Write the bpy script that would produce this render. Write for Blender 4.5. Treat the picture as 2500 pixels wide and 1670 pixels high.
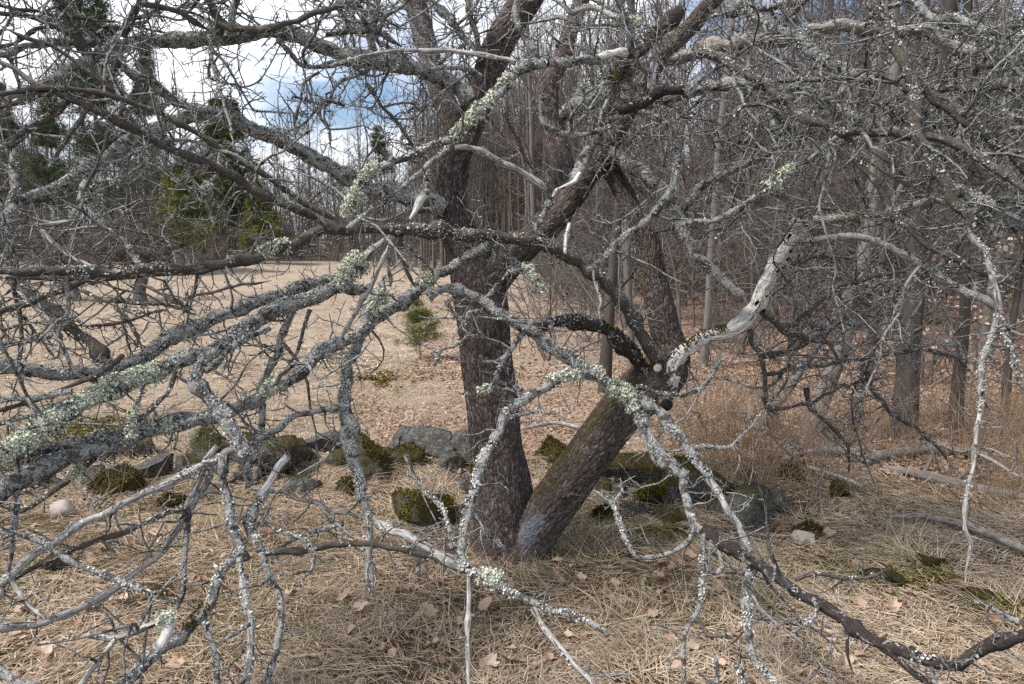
import bpy, math, random
import numpy as np
from mathutils import Vector

for o in list(bpy.data.objects):
    bpy.data.objects.remove(o)
rng = np.random.default_rng(11)
random.seed(11)
SC = bpy.context.scene
COL = SC.collection
R = math.radians

# ------------------------------------------------------------------ camera, sky, sun, exposure
CAM_H, PITCH, LENS = 1.6, R(6.7), 24.0
cam = bpy.data.cameras.new('camera')
cam.lens = LENS; cam.sensor_width = 36; cam.clip_start = 0.05; cam.clip_end = 2000
camo = bpy.data.objects.new('camera', cam)
camo.location = (0, 0, CAM_H); camo.rotation_euler = (R(90) - PITCH, 0, 0)
COL.objects.link(camo); SC.camera = camo

SUN_EL, SUN_AZ = R(55), R(247)          # azimuth clockwise from +Y (the viewing direction)
W = bpy.data.worlds.new('World'); SC.world = W; W.use_nodes = True
nt = W.node_tree; nt.nodes.clear()
wo = nt.nodes.new('ShaderNodeOutputWorld'); bg = nt.nodes.new('ShaderNodeBackground')
sky = nt.nodes.new('ShaderNodeTexSky'); sky.sky_type = 'NISHITA'; sky.sun_disc = False
sky.sun_elevation = SUN_EL; sky.sun_rotation = SUN_AZ; sky.dust_density = 1.2
bg.inputs['Strength'].default_value = 0.095
tcn = nt.nodes.new('ShaderNodeTexCoord')
mp = nt.nodes.new('ShaderNodeMapping'); mp.inputs['Scale'].default_value = (1.0, 1.0, 2.6)
mp.inputs['Location'].default_value = (4.4, 2.5, 0.7)
cn = nt.nodes.new('ShaderNodeTexNoise'); cn.inputs['Scale'].default_value = 2.3
cn.inputs['Detail'].default_value = 7; cn.inputs['Roughness'].default_value = 0.55
cr = nt.nodes.new('ShaderNodeValToRGB')
cr.color_ramp.elements[0].position = 0.44; cr.color_ramp.elements[1].position = 0.58
mixc = nt.nodes.new('ShaderNodeMix'); mixc.data_type = 'RGBA'
mixc.inputs['B'].default_value = (8.6, 8.9, 9.4, 1)
nt.links.new(tcn.outputs['Generated'], mp.inputs['Vector'])
nt.links.new(mp.outputs['Vector'], cn.inputs['Vector'])
nt.links.new(cn.outputs['Fac'], cr.inputs['Fac'])
nt.links.new(cr.outputs['Color'], mixc.inputs['Factor'])
nt.links.new(sky.outputs['Color'], mixc.inputs['A'])
nt.links.new(mixc.outputs['Result'], bg.inputs['Color'])
nt.links.new(bg.outputs['Background'], wo.inputs['Surface'])

sl = bpy.data.lights.new('sun', 'SUN'); sl.energy = 3.0; sl.angle = R(11); sl.color = (1.0, 0.95, 0.88)
so = bpy.data.objects.new('sun', sl); COL.objects.link(so)
sd = Vector((math.sin(SUN_AZ) * math.cos(SUN_EL), math.cos(SUN_AZ) * math.cos(SUN_EL), math.sin(SUN_EL)))
so.rotation_euler = sd.to_track_quat('Z', 'Y').to_euler()
so.location = sd * 60
SC.view_settings.view_transform = 'Standard'; SC.view_settings.look = 'None'
SC.view_settings.exposure = 0.85; SC.view_settings.gamma = 1.0
SC.view_settings.use_curve_mapping = False
SC.cycles.use_denoising = False
SC.cycles.max_bounces = 5; SC.cycles.diffuse_bounces = 3; SC.cycles.glossy_bounces = 2
SC.cycles.transparent_max_bounces = 8

# ------------------------------------------------------------------ terrain and picture-to-place helpers
FPX = LENS / 36.0 * 2500.0
TILES = {'A': (0, 0), 'B': (830, 0), 'C': (1660, 0), 'D': (0, 555), 'E': (830, 555), 'F': (1660, 555),
         'G': (0, 1110), 'H': (830, 1110), 'I': (1660, 1110)}
TS = 2348 / 840.0
ZS = 2347 / 2500.0

def src(tile, x, y):
    if tile == 'Z': return x / ZS, y / ZS
    ox, oy = TILES[tile]
    return ox + x / TS, oy + y / TS

def ray(px, py):
    x = (px - 1250) / FPX; y = -(py - 835) / FPX
    c, s = math.cos(PITCH), math.sin(PITCH)
    return np.array([x, c + y * s, y * c - s])

def at(px, py, d):
    return np.array([0, 0, CAM_H]) + ray(px, py) * d

def vhash(i, j, k):
    n = (i.astype(np.int64) * 374761393 + j.astype(np.int64) * 668265263 + k.astype(np.int64) * 2147483647) & 0xffffffff
    n = ((n ^ (n >> 13)) * 1274126177) & 0xffffffff
    return ((n ^ (n >> 16)) & 0xffff) / 65535.0

def vnoise(P):
    """value noise, P (...,3) -> 0..1"""
    F = np.floor(P).astype(np.int64); f = P - F; f = f * f * (3 - 2 * f)
    i, j, k = F[..., 0], F[..., 1], F[..., 2]
    x, y, z = f[..., 0], f[..., 1], f[..., 2]
    def h(a, b, c): return vhash(i + a, j + b, k + c)
    a = h(0,0,0)*(1-x) + h(1,0,0)*x; b = h(0,1,0)*(1-x) + h(1,1,0)*x
    c = h(0,0,1)*(1-x) + h(1,0,1)*x; d = h(0,1,1)*(1-x) + h(1,1,1)*x
    return (a*(1-y) + b*y)*(1-z) + (c*(1-y) + d*y)*z

def fbm(P, o=3):
    v = 0; a = 0.5; s = 0
    for q in range(o):
        v = v + a * vnoise(P * 2**q + 17.3*q); s += a; a *= 0.5
    return v / s

def H(x, y):
    """ground height"""
    x = np.asarray(x, float); y = np.asarray(y, float)
    def sp(t, w): return np.logaddexp(0, t / w) * w
    h = 0.036 * sp(y - 10, 2.5) + 0.035 * sp(y - 62, 8.0) - 0.05 * sp(y - 120, 20)
    near = np.stack([x * 0.9, y * 0.9, np.zeros_like(x)], -1)
    far = np.stack([x * 0.12 + 5, y * 0.12, np.zeros_like(x)], -1)
    h = h + 0.09 * (vnoise(near) - 0.5) * np.clip((y + 2) / 4, 0.3, 1) + np.clip((y - 8) / 20, 0, 1) * 0.7 * (vnoise(far) - 0.5)
    h = h + 0.10*np.exp(-((y - 5.0)/.42)**2)*np.clip((2.6 - np.abs(x - .1))/.5, 0, 1)
    g = np.exp(-((x - 0.05)**2 + (y - 3.75)**2) / 0.5)
    return h * (1 - 0.8 * g)

def ground_hit(px, py):
    r = ray(px, py); d = 1.5
    for _ in range(6000):
        p = np.array([0, 0, CAM_H]) + r * d
        if p[2] <= float(H(p[0], p[1])): return p, d
        d += 0.01 if d < 20 else 0.1
        if d > 200: break
    return p, d

# ------------------------------------------------------------------ mesh building
class MB:
    def __init__(s): s.V = []; s.Q = []; s.T = []; s.C = []; s.S = []; s.n = 0
    def add(s, V, Q=None, T=None, C=None, S=None):
        V = np.asarray(V, float).reshape(-1, 3); m = len(V)
        if Q is not None: s.Q.append(np.asarray(Q, np.int64).reshape(-1, 4) + s.n)
        if T is not None: s.T.append(np.asarray(T, np.int64).reshape(-1, 3) + s.n)
        s.V.append(V); s.C.append(V if C is None else np.asarray(C, float).reshape(-1, 3))
        s.S.append(np.zeros(m) if S is None else np.broadcast_to(np.asarray(S, float).reshape(-1), (m,)))
        s.n += m
    def mesh(s, name, mats, base=(0, 0, 0), smooth=True):
        me = bpy.data.meshes.new(name)
        if not s.V: return me
        V = np.concatenate(s.V) - np.asarray(base, float)
        Q = np.concatenate(s.Q) if s.Q else np.zeros((0, 4), np.int64)
        T = np.concatenate(s.T) if s.T else np.zeros((0, 3), np.int64)
        me.vertices.add(len(V)); me.vertices.foreach_set('co', V.astype(np.float32).ravel())
        nl = Q.size + T.size; me.loops.add(nl)
        me.loops.foreach_set('vertex_index', np.concatenate([Q.ravel(), T.ravel()]).astype(np.int32))
        me.polygons.add(len(Q) + len(T))
        st = np.concatenate([np.arange(len(Q)) * 4, Q.size + np.arange(len(T)) * 3]).astype(np.int32)
        me.polygons.foreach_set('loop_start', st)
        if smooth: me.polygons.foreach_set('use_smooth', np.ones(len(st), bool))
        a = me.attributes.new('tc', 'FLOAT_VECTOR', 'POINT')
        a.data.foreach_set('vector', np.concatenate(s.C).astype(np.float32).ravel())
        b = me.attributes.new('shade', 'FLOAT', 'POINT')
        b.data.foreach_set('value', np.concatenate(s.S).astype(np.float32))
        me.update(calc_edges=True)
        me.materials.append(mats)
        return me

def unit(v): return v / np.maximum(np.linalg.norm(v, axis=-1, keepdims=True), 1e-9)

def frames(P):
    B, K, _ = P.shape
    T = np.empty_like(P); T[:, 1:-1] = P[:, 2:] - P[:, :-2]; T[:, 0] = P[:, 1] - P[:, 0]; T[:, -1] = P[:, -1] - P[:, -2]
    T = unit(T); U = np.empty_like(P)
    ref = np.where(np.abs(T[:, 0, 2:3]) < 0.8, np.array([[0, 0, 1.0]]), np.array([[1.0, 0, 0]]))
    u = unit(np.cross(T[:, 0], ref))
    for k in range(K):
        t = T[:, k]; u = unit(u - (u * t).sum(-1, keepdims=True) * t); U[:, k] = u
    return T, U, np.cross(T, U)

def tubes(mb, P, Rad, sides, S=None, rings=None):
    """batch of tubes; P (B,K,3) Rad (B,K) or (B,K,sides)"""
    P = np.asarray(P, float); B, K, _ = P.shape
    T, U, Vv = frames(P)
    th = np.linspace(0, 2*np.pi, sides, endpoint=False)
    c, s_ = np.cos(th), np.sin(th)
    if Rad.ndim == 2: Rad = Rad[:, :, None] * np.ones(sides)
    ring = P[:, :, None] + Rad[..., None] * (c[:, None] * U[:, :, None] + s_[:, None] * Vv[:, :, None])
    L = np.concatenate([np.zeros((B, 1)), np.cumsum(np.linalg.norm(np.diff(P, axis=1), axis=-1), 1)], 1)
    off = rng.uniform(0, 50, (B, 1, 1, 3))
    rm = Rad.mean(-1, keepdims=True)
    C = np.stack([c * rm, s_ * rm, np.broadcast_to(L[:, :, None], Rad.shape)], -1) + off
    idx = np.arange(B*K*sides).reshape(B, K, sides)
    a = idx[:, :-1]; b = idx[:, 1:]
    Q = np.stack([a, np.roll(a, -1, 2), np.roll(b, -1, 2), b], -1)
    SS = None if S is None else np.repeat(np.asarray(S, float), K*sides)
    mb.add(ring, Q, C=C, S=SS)
    return ring, T

def catmull(P, step):
    P = np.asarray(P, float)
    if len(P) == 2: P = np.array([P[0], (P[0]+P[1])/2, P[1]])
    E = np.vstack([2*P[0]-P[1], P, 2*P[-1]-P[-2]])
    out = []
    for i in range(1, len(E)-2):
        p0, p1, p2, p3 = E[i-1:i+3]
        n = max(2, int(np.linalg.norm(p2[:3]-p1[:3]) / step))
        t = np.linspace(0, 1, n, endpoint=False)[:, None]
        out.append(0.5*((2*p1) + (-p0+p2)*t + (2*p0-5*p1+4*p2-p3)*t**2 + (-p0+3*p1-3*p2+p3)*t**3))
    out.append(E[-2][None])
    return np.vstack(out)

def linear(P, step):
    P = np.asarray(P, float)
    if len(P) == 2: P = np.array([P[0], (P[0]+P[1])/2, P[1]])
    out = []
    for a, b in zip(P[:-1], P[1:]):
        n = max(2, int(np.linalg.norm(b[:3]-a[:3]) / step)); t = np.linspace(0, 1, n, endpoint=False)[:, None]; out.append(a + (b-a)*t)
    out.append(P[-1][None]); return np.vstack(out)

def smooth_rand(n, every, amp, dim=3):
    m = max(3, int(n / every) + 2)
    k = rng.normal(0, amp, (m, dim)); x = np.linspace(0, m-1, n)
    return np.stack([np.interp(x, np.arange(m), k[:, j]) for j in range(dim)], -1)

def obj(name, me, parent=None, loc=(0, 0, 0), rotz=0.0, scale=1.0):
    o = bpy.data.objects.new(name, me); COL.objects.link(o)
    if parent is not None: o.parent = parent
    o.location = loc; o.rotation_euler = (0, 0, rotz)
    o.scale = (scale,)*3 if np.isscalar(scale) else scale
    return o

def tag(o, label=None, cat=None, group=None, kind=None):
    if label: o['label'] = label
    if cat: o['category'] = cat
    if group: o['group'] = group
    if kind: o['kind'] = kind
    return o

# ------------------------------------------------------------------ materials
class NT:
    def __init__(s, name, rough=0.9, spec=0.15):
        s.m = bpy.data.materials.new(name); s.m.use_nodes = True; s.t = s.m.node_tree
        s.b = s.t.nodes['Principled BSDF']; s.b.inputs['Roughness'].default_value = rough
        s.b.inputs['Specular IOR Level'].default_value = spec
    def n(s, k): return s.t.nodes.new(k)
    def l(s, a, b): s.t.links.new(a, b)
    def attr(s, name):
        a = s.n('ShaderNodeAttribute'); a.attribute_name = name; return a
    def coord(s, which='tc', scale=(1, 1, 1)):
        v = s.attr('tc').outputs['Vector'] if which == 'tc' else s.n('ShaderNodeTexCoord').outputs['Object']
        if which == 'pos': v = s.n('ShaderNodeNewGeometry').outputs['Position']
        m = s.n('ShaderNodeMapping'); m.inputs['Scale'].default_value = scale; s.l(v, m.inputs['Vector'])
        return m.outputs['Vector']
    def noise(s, v, sc, det=5, ro=0.6, dist=0.0):
        x = s.n('ShaderNodeTexNoise'); s.l(v, x.inputs['Vector']); x.inputs['Scale'].default_value = sc
        x.inputs['Detail'].default_value = det; x.inputs['Roughness'].default_value = ro
        x.inputs['Distortion'].default_value = dist
        return x.outputs['Fac']
    def voro(s, v, sc, feat='F1'):
        x = s.n('ShaderNodeTexVoronoi'); x.feature = feat; s.l(v, x.inputs['Vector']); x.inputs['Scale'].default_value = sc
        return x.outputs['Distance']
    def ramp(s, fac, stops):
        r = s.n('ShaderNodeValToRGB'); e = r.color_ramp.elements
        while len(e) < len(stops): e.new(0.5)
        for q, (p, c) in zip(e, stops):
            q.position = p; q.color = (*c, 1) if len(c) == 3 else c
        s.l(fac, r.inputs['Fac']); return r.outputs['Color']
    def mask(s, fac, a, b): return s.ramp(fac, [(a, (0, 0, 0)), (b, (1, 1, 1))])
    def mix(s, f, a, b, mode='MIX'):
        m = s.n('ShaderNodeMix'); m.data_type = 'RGBA'; m.blend_type = mode
        for q, k in ((f, 'Factor'), (a, 'A'), (b, 'B')):
            if hasattr(q, 'links'): s.l(q, m.inputs[k])
            elif k == 'Factor': m.inputs[k].default_value = q
            else: m.inputs[k].default_value = (*q, 1)
        return m.outputs['Result']
    def math(s, op, a, b):
        m = s.n('ShaderNodeMath'); m.operation = op
        for i, q in enumerate((a, b)):
            if hasattr(q, 'links'): s.l(q, m.inputs[i])
            else: m.inputs[i].default_value = q
        return m.outputs[0]
    def upness(s):
        g = s.n('ShaderNodeNewGeometry'); x = s.n('ShaderNodeSeparateXYZ'); s.l(g.outputs['Normal'], x.inputs[0]); return x.outputs
    def bump(s, h, st, dist=0.01):
        b = s.n('ShaderNodeBump'); b.inputs['Strength'].default_value = st; b.inputs['Distance'].default_value = dist
        s.l(h, b.inputs['Height']); s.l(b.outputs['Normal'], s.b.inputs['Normal'])
    def out(s, c):
        if hasattr(c, 'links'): s.l(c, s.b.inputs['Base Color'])
        else: s.b.inputs['Base Color'].default_value = (*c, 1)
        return s.m

def mat_trunk():
    n = NT('scaly_bark'); v = n.coord('tc', (1, 1, 0.36))
    wv = n.n('ShaderNodeVectorMath'); wv.operation = 'ADD'; n.l(v, wv.inputs[0])
    nz = n.n('ShaderNodeTexNoise'); nz.inputs['Scale'].default_value = 30; n.l(v, nz.inputs['Vector'])
    ws = n.n('ShaderNodeVectorMath'); ws.operation = 'SCALE'; ws.inputs['Scale'].default_value = 0.022; n.l(nz.outputs['Color'], ws.inputs[0]); n.l(ws.outputs[0], wv.inputs[1])
    vw = wv.outputs[0]
    vo = n.n('ShaderNodeTexVoronoi'); vo.inputs['Scale'].default_value = 70; n.l(vw, vo.inputs['Vector'])
    cell = n.voro(vw, 70, 'DISTANCE_TO_EDGE'); big = n.noise(v, 7, 4); fine = n.noise(v, 220, 5, 0.7)
    sp = n.n('ShaderNodeSeparateColor'); n.l(vo.outputs['Color'], sp.inputs[0])
    tone = n.math('ADD', n.math('MULTIPLY', sp.outputs[0], 0.45), n.math('MULTIPLY', fine, 0.62))
    c = n.ramp(tone, [(0.25, (0.044, 0.033, 0.030)), (0.52, (0.108, 0.084, 0.078)), (0.82, (0.22, 0.185, 0.172))])
    c = n.mix(n.math('MULTIPLY', n.mask(big, 0.42, 0.70), 0.6), c, (0.165, 0.14, 0.128))
    c = n.mix(n.math('MULTIPLY', n.ramp(cell, [(0.0, (1, 1, 1)), (0.09, (0, 0, 0))]), 0.75), c, (0.042, 0.032, 0.028))
    c = n.mix(n.math('MULTIPLY', n.mask(n.noise(v, 38, 6, 0.75), 0.58, 0.68), 0.7), c, (0.30, 0.29, 0.275))
    # moss (positive) and pale sap stain (negative) are wear written into the mesh
    sh = n.attr('shade').outputs['Fac']
    mm = n.math('MULTIPLY', n.mask(sh, 0.05, 0.55), n.mask(n.noise(v, 45, 5, 0.7), 0.42, 0.6))
    c = n.mix(mm, c, n.mix(fine, (0.035, 0.026, 0.008), (0.12, 0.095, 0.028)))
    st = n.mask(n.math('SUBTRACT', n.math('MULTIPLY', sh, -1.0), n.math('MULTIPLY', n.noise(v, 75, 6, 0.75), 0.9)), 0.0, 0.22)
    c = n.mix(n.math('MULTIPLY', st, 0.85), c, n.ramp(fine, [(0.3, (0.12, 0.12, 0.14)), (0.7, (0.33, 0.34, 0.38))]))
    n.bump(n.math('ADD', n.math('MULTIPLY', n.mask(cell, 0.0, 0.2), 1.0), n.math('MULTIPLY', fine, 0.8)), 0.9, 0.007)
    return n.out(c)

def mat_branch(name, dark, mid, light, lo, hi, lic=(0.43, 0.43, 0.41), lic2=(0.70, 0.70, 0.67), grain=0.4):
    n = NT(name); v = n.coord('tc', (1, 1, grain)); vi = n.coord('tc')
    fine = n.noise(v, 240, 5, 0.75); med = n.noise(v, 55, 5, 0.7)
    tone = n.math('ADD', n.math('MULTIPLY', fine, 0.6), n.math('MULTIPLY', med, 0.4))
    c = n.ramp(tone, [(0.36, dark), (0.50, mid), (0.66, light)])
    lm = n.noise(vi, 24, 8, 0.74, 0.6)
    lm2 = n.noise(vi, 165, 5, 0.8)
    lcol = n.ramp(lm2, [(0.34, tuple(x*0.35 for x in lic)), (0.46, lic), (0.66, lic2)])
    m = n.mask(n.math('ADD', n.math('MULTIPLY', lm, 0.72), n.math('MULTIPLY', lm2, 0.28)), lo, hi)
    c = n.mix(m, c, lcol)
    n.bump(n.math('ADD', n.math('ADD', med, n.math('MULTIPLY', fine, 0.7)), n.math('MULTIPLY', m, n.math('ADD', 0.3, n.math('MULTIPLY', lm2, 2.0)))), 1.0, 0.008)
    return n.out(c)

def mat_dead(name, dark, mid, light):
    n = NT(name, 0.75, 0.25); v = n.coord('tc', (1, 1, 0.10)); vi = n.coord('tc')
    g = n.noise(v, 210, 5, 0.65); big = n.noise(vi, 17, 5)
    c = n.ramp(g, [(0.34, dark), (0.47, mid), (0.62, light)])
    cr_ = n.noise(n.coord('tc', (1, 1, 0.045)), 95, 4, 0.6)
    c = n.mix(n.ramp(cr_, [(0.36, (1, 1, 1)), (0.41, (0, 0, 0))]), c, tuple(x*0.25 for x in dark))
    c = n.mix(n.math('MULTIPLY', n.mask(big, 0.55, 0.70), 0.6), c, tuple(x*0.42 for x in mid))
    c = n.mix(n.mask(n.noise(vi, 30, 7, 0.75), 0.56, 0.62), c, n.ramp(n.noise(vi, 150, 4, .75), [(0.36, (0.16, 0.16, 0.15)), (0.6, (0.60, 0.60, 0.57))]))
    n.bump(n.math('ADD', g, n.math('MULTIPLY', big, 0.7)), 0.6, 0.004)
    return n.out(c)

def mat_shade(name, stops, rough=0.9, spec=0.1, transl=0.0):
    n = NT(name, rough, spec); c = n.ramp(n.attr('shade').outputs['Fac'], stops)
    f = n.noise(n.coord('obj'), 60, 2)
    c = n.mix(n.math('MULTIPLY', f, 0.5), c, tuple(0.75*x for x in stops[len(stops)//2][1]))
    return n.out(c)

def mat_bgbark(name, a, b):
    n = NT(name); v = n.coord('tc', (1, 1, 0.25)); f = n.noise(v, 22, 5, 0.7); g = n.noise(n.coord('pos'), 0.6, 3)
    c = n.ramp(f, [(0.3, a), (0.7, b)])
    oi = n.n('ShaderNodeObjectInfo')
    c = n.mix(n.math('MULTIPLY', oi.outputs['Random'], 0.55), c, tuple(0.55*x for x in a))
    c = n.mix(n.mask(g, 0.55, 0.75), c, tuple(0.9*y for y in b))
    n.bump(f, 0.6, 0.03)
    return n.out(c)

def mat_stone():
    n = NT('field_stone'); v = n.coord('obj'); f = n.noise(v, 20, 8, 0.75); fi = n.noise(v, 95, 5, 0.75)
    c = n.ramp(n.math('ADD', n.math('MULTIPLY', f, .6), n.math('MULTIPLY', fi, .4)), [(0.36, (0.028, 0.026, 0.023)), (0.5, (0.12, 0.115, 0.105)), (0.66, (0.28, 0.275, 0.255))])
    c = n.mix(n.math('MULTIPLY', n.mask(n.noise(v, 34, 6, .75), 0.54, 0.60), .8), c, (0.33, 0.34, 0.30))
    mo = n.math('ADD', n.noise(v, 6, 6, 0.65), n.math('MULTIPLY', n.upness()[2], 0.22))
    mo = n.math('ADD', mo, n.math('SUBTRACT', n.attr('shade').outputs['Fac'], 0.5))
    mc = n.ramp(n.noise(v, 55, 6, 0.75), [(0.3, (0.020, 0.016, 0.006)), (0.5, (0.065, 0.054, 0.014)), (0.72, (0.15, 0.125, 0.026))])
    c = n.mix(n.mask(mo, 0.60, 0.78), c, mc)
    n.bump(n.math('ADD', f, n.math('MULTIPLY', fi, 0.5)), 1.0, 0.05)
    return n.out(c)

def mat_ground():
    n = NT('turf_and_leaf_litter', 0.95, 0.05); p = n.coord('pos')
    a = n.noise(p, 1.1, 6, 0.65); f = n.noise(p, 28, 6, 0.75); big = n.noise(p, 0.22, 4)
    straw = n.ramp(f, [(0.28, (0.22, 0.170, 0.124)), (0.5, (0.37, 0.298, 0.228)), (0.72, (0.51, 0.43, 0.345))])
    straw = n.mix(n.math('MULTIPLY', n.mask(n.noise(p, .9, 8, .75), .46, .62), .75), straw, (0.25, 0.20, 0.145))
    leaf = n.ramp(f, [(0.28, (0.11, 0.070, 0.052)), (0.5, (0.24, 0.158, 0.118)), (0.72, (0.39, 0.28, 0.215))])
    sx = n.n('ShaderNodeSeparateXYZ'); n.l(p, sx.inputs[0])
    # leaf litter lies towards the woods (to the right and nearer the wall)
    t = n.math('ADD', n.math('MULTIPLY', sx.outputs[0], 0.16), n.math('MULTIPLY', sx.outputs[1], -0.03))
    t = n.math('ADD', t, n.math('MULTIPLY', n.math('SUBTRACT', a, 0.5), 1.5))
    c = n.mix(n.mask(t, -0.75, 0.05), straw, leaf)
    c = n.mix(n.ramp(n.math('MULTIPLY', sx.outputs[1], 0.01), [(0.46, (0, 0, 0)), (0.54, (1, 1, 1))]), c, n.ramp(f, [(0.3, (0.07, 0.052, 0.042)), (0.7, (0.17, 0.128, 0.105))]))
    c = n.mix(n.math('MULTIPLY', n.mask(big, 0.60, 0.72), 0.45), c, (0.13, 0.125, 0.03))
    under = n.ramp(n.noise(p, 60, 4), [(0.3, (0.07, 0.05, 0.03)), (0.7, (0.19, 0.14, 0.085))])
    under = n.mix(n.math('MULTIPLY', n.mask(n.noise(p, 2.2, 5), .5, .62), .35), under, (0.06, 0.065, 0.022))
    nearm = n.ramp(n.math('MULTIPLY', sx.outputs[1], 0.1), [(0.42, (1, 1, 1)), (0.60, (0, 0, 0))])
    c = n.mix(nearm, c, under)
    n.bump(f, 0.8, 0.05)
    return n.out(c)

M = {}
M['trunk'] = mat_trunk()
M['L'] = mat_branch('lichened_bark', (0.022, 0.018, 0.016), (0.072, 0.061, 0.054), (0.18, 0.162, 0.148), 0.43, 0.50)
M['P'] = mat_branch('plain_bark', (0.045, 0.036, 0.029), (0.105, 0.089, 0.074), (0.20, 0.176, 0.15), 0.53, 0.58)
M['K'] = mat_branch('dark_bark', (0.018, 0.014, 0.013), (0.045, 0.036, 0.033), (0.095, 0.080, 0.075), 0.55, 0.57, (0.45, 0.46, 0.44), (0.62, 0.63, 0.60))
M['W'] = mat_dead('bleached_deadwood', (0.22, 0.195, 0.175), (0.54, 0.515, 0.485), (0.74, 0.725, 0.70))
M['S'] = mat_dead('silver_deadwood', (0.085, 0.077, 0.071), (0.24, 0.222, 0.206), (0.48, 0.46, 0.438))
M['T'] = mat_dead('tan_deadwood', (0.08, 0.065, 0.054), (0.21, 0.18, 0.155), (0.42, 0.385, 0.34))
M['twig'] = mat_branch('twig_bark', (0.03, 0.025, 0.022), (0.085, 0.074, 0.066), (0.24, 0.222, 0.205), 0.43, 0.49)
M['lichen'] = mat_shade('grey_lichen', [(0.0, (0.22, 0.22, 0.205)), (0.42, (0.50, 0.502, 0.475)), (1.0, (0.70, 0.705, 0.67))])
M['pale'] = mat_shade('pale_green_lichen', [(0.0, (0.42, 0.44, 0.33)), (0.5, (0.62, 0.645, 0.51)), (1.0, (0.74, 0.76, 0.64))])
M['moss'] = mat_shade('brown_green_moss', [(0.0, (0.035, 0.027, 0.010)), (0.5, (0.085, 0.066, 0.020)), (1.0, (0.15, 0.12, 0.038))])
M['mossg'] = mat_shade('yellow_green_moss', [(0.0, (0.05, 0.045, 0.008)), (0.5, (0.13, 0.115, 0.018)), (1.0, (0.23, 0.205, 0.04))])
M['grass'] = mat_shade('dry_grass', [(0.0, (0.06, 0.085, 0.022)), (0.07, (0.12, 0.14, 0.045)), (0.10, (0.17, 0.115, 0.078)), (0.45, (0.39, 0.293, 0.207)), (0.75, (0.56, 0.45, 0.335)), (1.0, (0.70, 0.60, 0.48))])
M['leaf'] = mat_shade('dry_leaf', [(0.0, (0.12, 0.070, 0.048)), (0.4, (0.27, 0.168, 0.118)), (0.75, (0.41, 0.286, 0.21)), (1.0, (0.60, 0.49, 0.38))])
M['weed'] = mat_shade('dry_weed', [(0.0, (0.13, 0.085, 0.06)), (0.5, (0.28, 0.20, 0.14)), (1.0, (0.48, 0.37, 0.23))])
M['bark1'] = mat_bgbark('woods_bark', (0.11, 0.098, 0.088), (0.25, 0.228, 0.208))
M['bark2'] = mat_bgbark('dark_woods_bark', (0.05, 0.042, 0.037), (0.125, 0.108, 0.096))
M['btwig'] = mat_bgbark('woods_twigs', (0.105, 0.089, 0.080), (0.185, 0.160, 0.144))
M['brush'] = mat_bgbark('brush_stems', (0.14, 0.115, 0.10), (0.235, 0.20, 0.176))
M['needle'] = mat_shade('pine_needles', [(0.0, (0.035, 0.050, 0.020)), (0.5, (0.072, 0.098, 0.036)), (1.0, (0.13, 0.155, 0.056))])
M['needle_hazed'] = mat_shade('hazed_needles', [(0.0, (0.045, 0.060, 0.038)), (0.5, (0.092, 0.115, 0.066)), (1.0, (0.16, 0.185, 0.10))])  # lighter, greyer green: distance haze put into the needle colour
M['stone'] = mat_stone(); M['ground'] = mat_ground()
n = NT('pale_quartz'); M['quartz'] = n.out(n.ramp(n.noise(n.coord('obj'), 18, 5), [(0.3, (0.25, 0.21, 0.18)), (0.7, (0.48, 0.43, 0.39))]))
n = NT('cut_wood', 0.8); M['cut'] = n.out(n.ramp(n.noise(n.coord('obj'), 60, 4), [(0.35, (0.20, 0.19, 0.175)), (0.65, (0.42, 0.41, 0.385))]))
n = NT('rotten_cut', 0.8); M['rot'] = n.out(n.ramp(n.noise(n.coord('obj'), 60, 4), [(0.3, (0.006, 0.006, 0.008)), (0.7, (0.03, 0.03, 0.035))]))

# ------------------------------------------------------------------ ground
xs = np.concatenate([-np.geomspace(1, 220, 80)[::-1] - 3, np.linspace(-4, 4, 110), np.geomspace(1, 220, 80) + 3])
ys = np.concatenate([np.linspace(-12, 1.4, 20), np.linspace(1.5, 9, 110), np.geomspace(9.1, 380, 110)])
X, Y = np.meshgrid(xs, ys, indexing='ij')
Zg = H(X, Y) + 0.03 * (fbm(np.stack([X*4, Y*4, X*0], -1), 2) - 0.5) * (Y < 12)
idx = np.arange(X.size).reshape(X.shape)
g = MB(); g.add(np.stack([X, Y, Zg], -1), np.stack([idx[:-1, :-1], idx[1:, :-1], idx[1:, 1:], idx[:-1, 1:]], -1))
tag(obj('ground', g.mesh('ground', M['ground'])), kind='structure')

# ------------------------------------------------------------------ growth helpers
def grow(S, D, L, R0, K, kink, trop=(0, 0, 0), taper=0.8):
    S = np.asarray(S, float); B = len(S)
    P = np.empty((B, K, 3)); P[:, 0] = S; d = unit(np.asarray(D, float)); st = (np.asarray(L) / (K - 1))[:, None]
    trop = np.asarray(trop, float)
    for k in range(1, K):
        d = unit(d + rng.normal(0, kink, (B, 3)) + trop)
        P[:, k] = P[:, k-1] + d * st
    t = np.linspace(0, 1, K)
    Rr = np.asarray(R0)[:, None] * (1 - taper * t)
    return P, Rr

def perp(T):
    v = rng.normal(0, 1, T.shape); v -= (v * T).sum(-1, keepdims=True) * T
    return unit(v)

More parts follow.
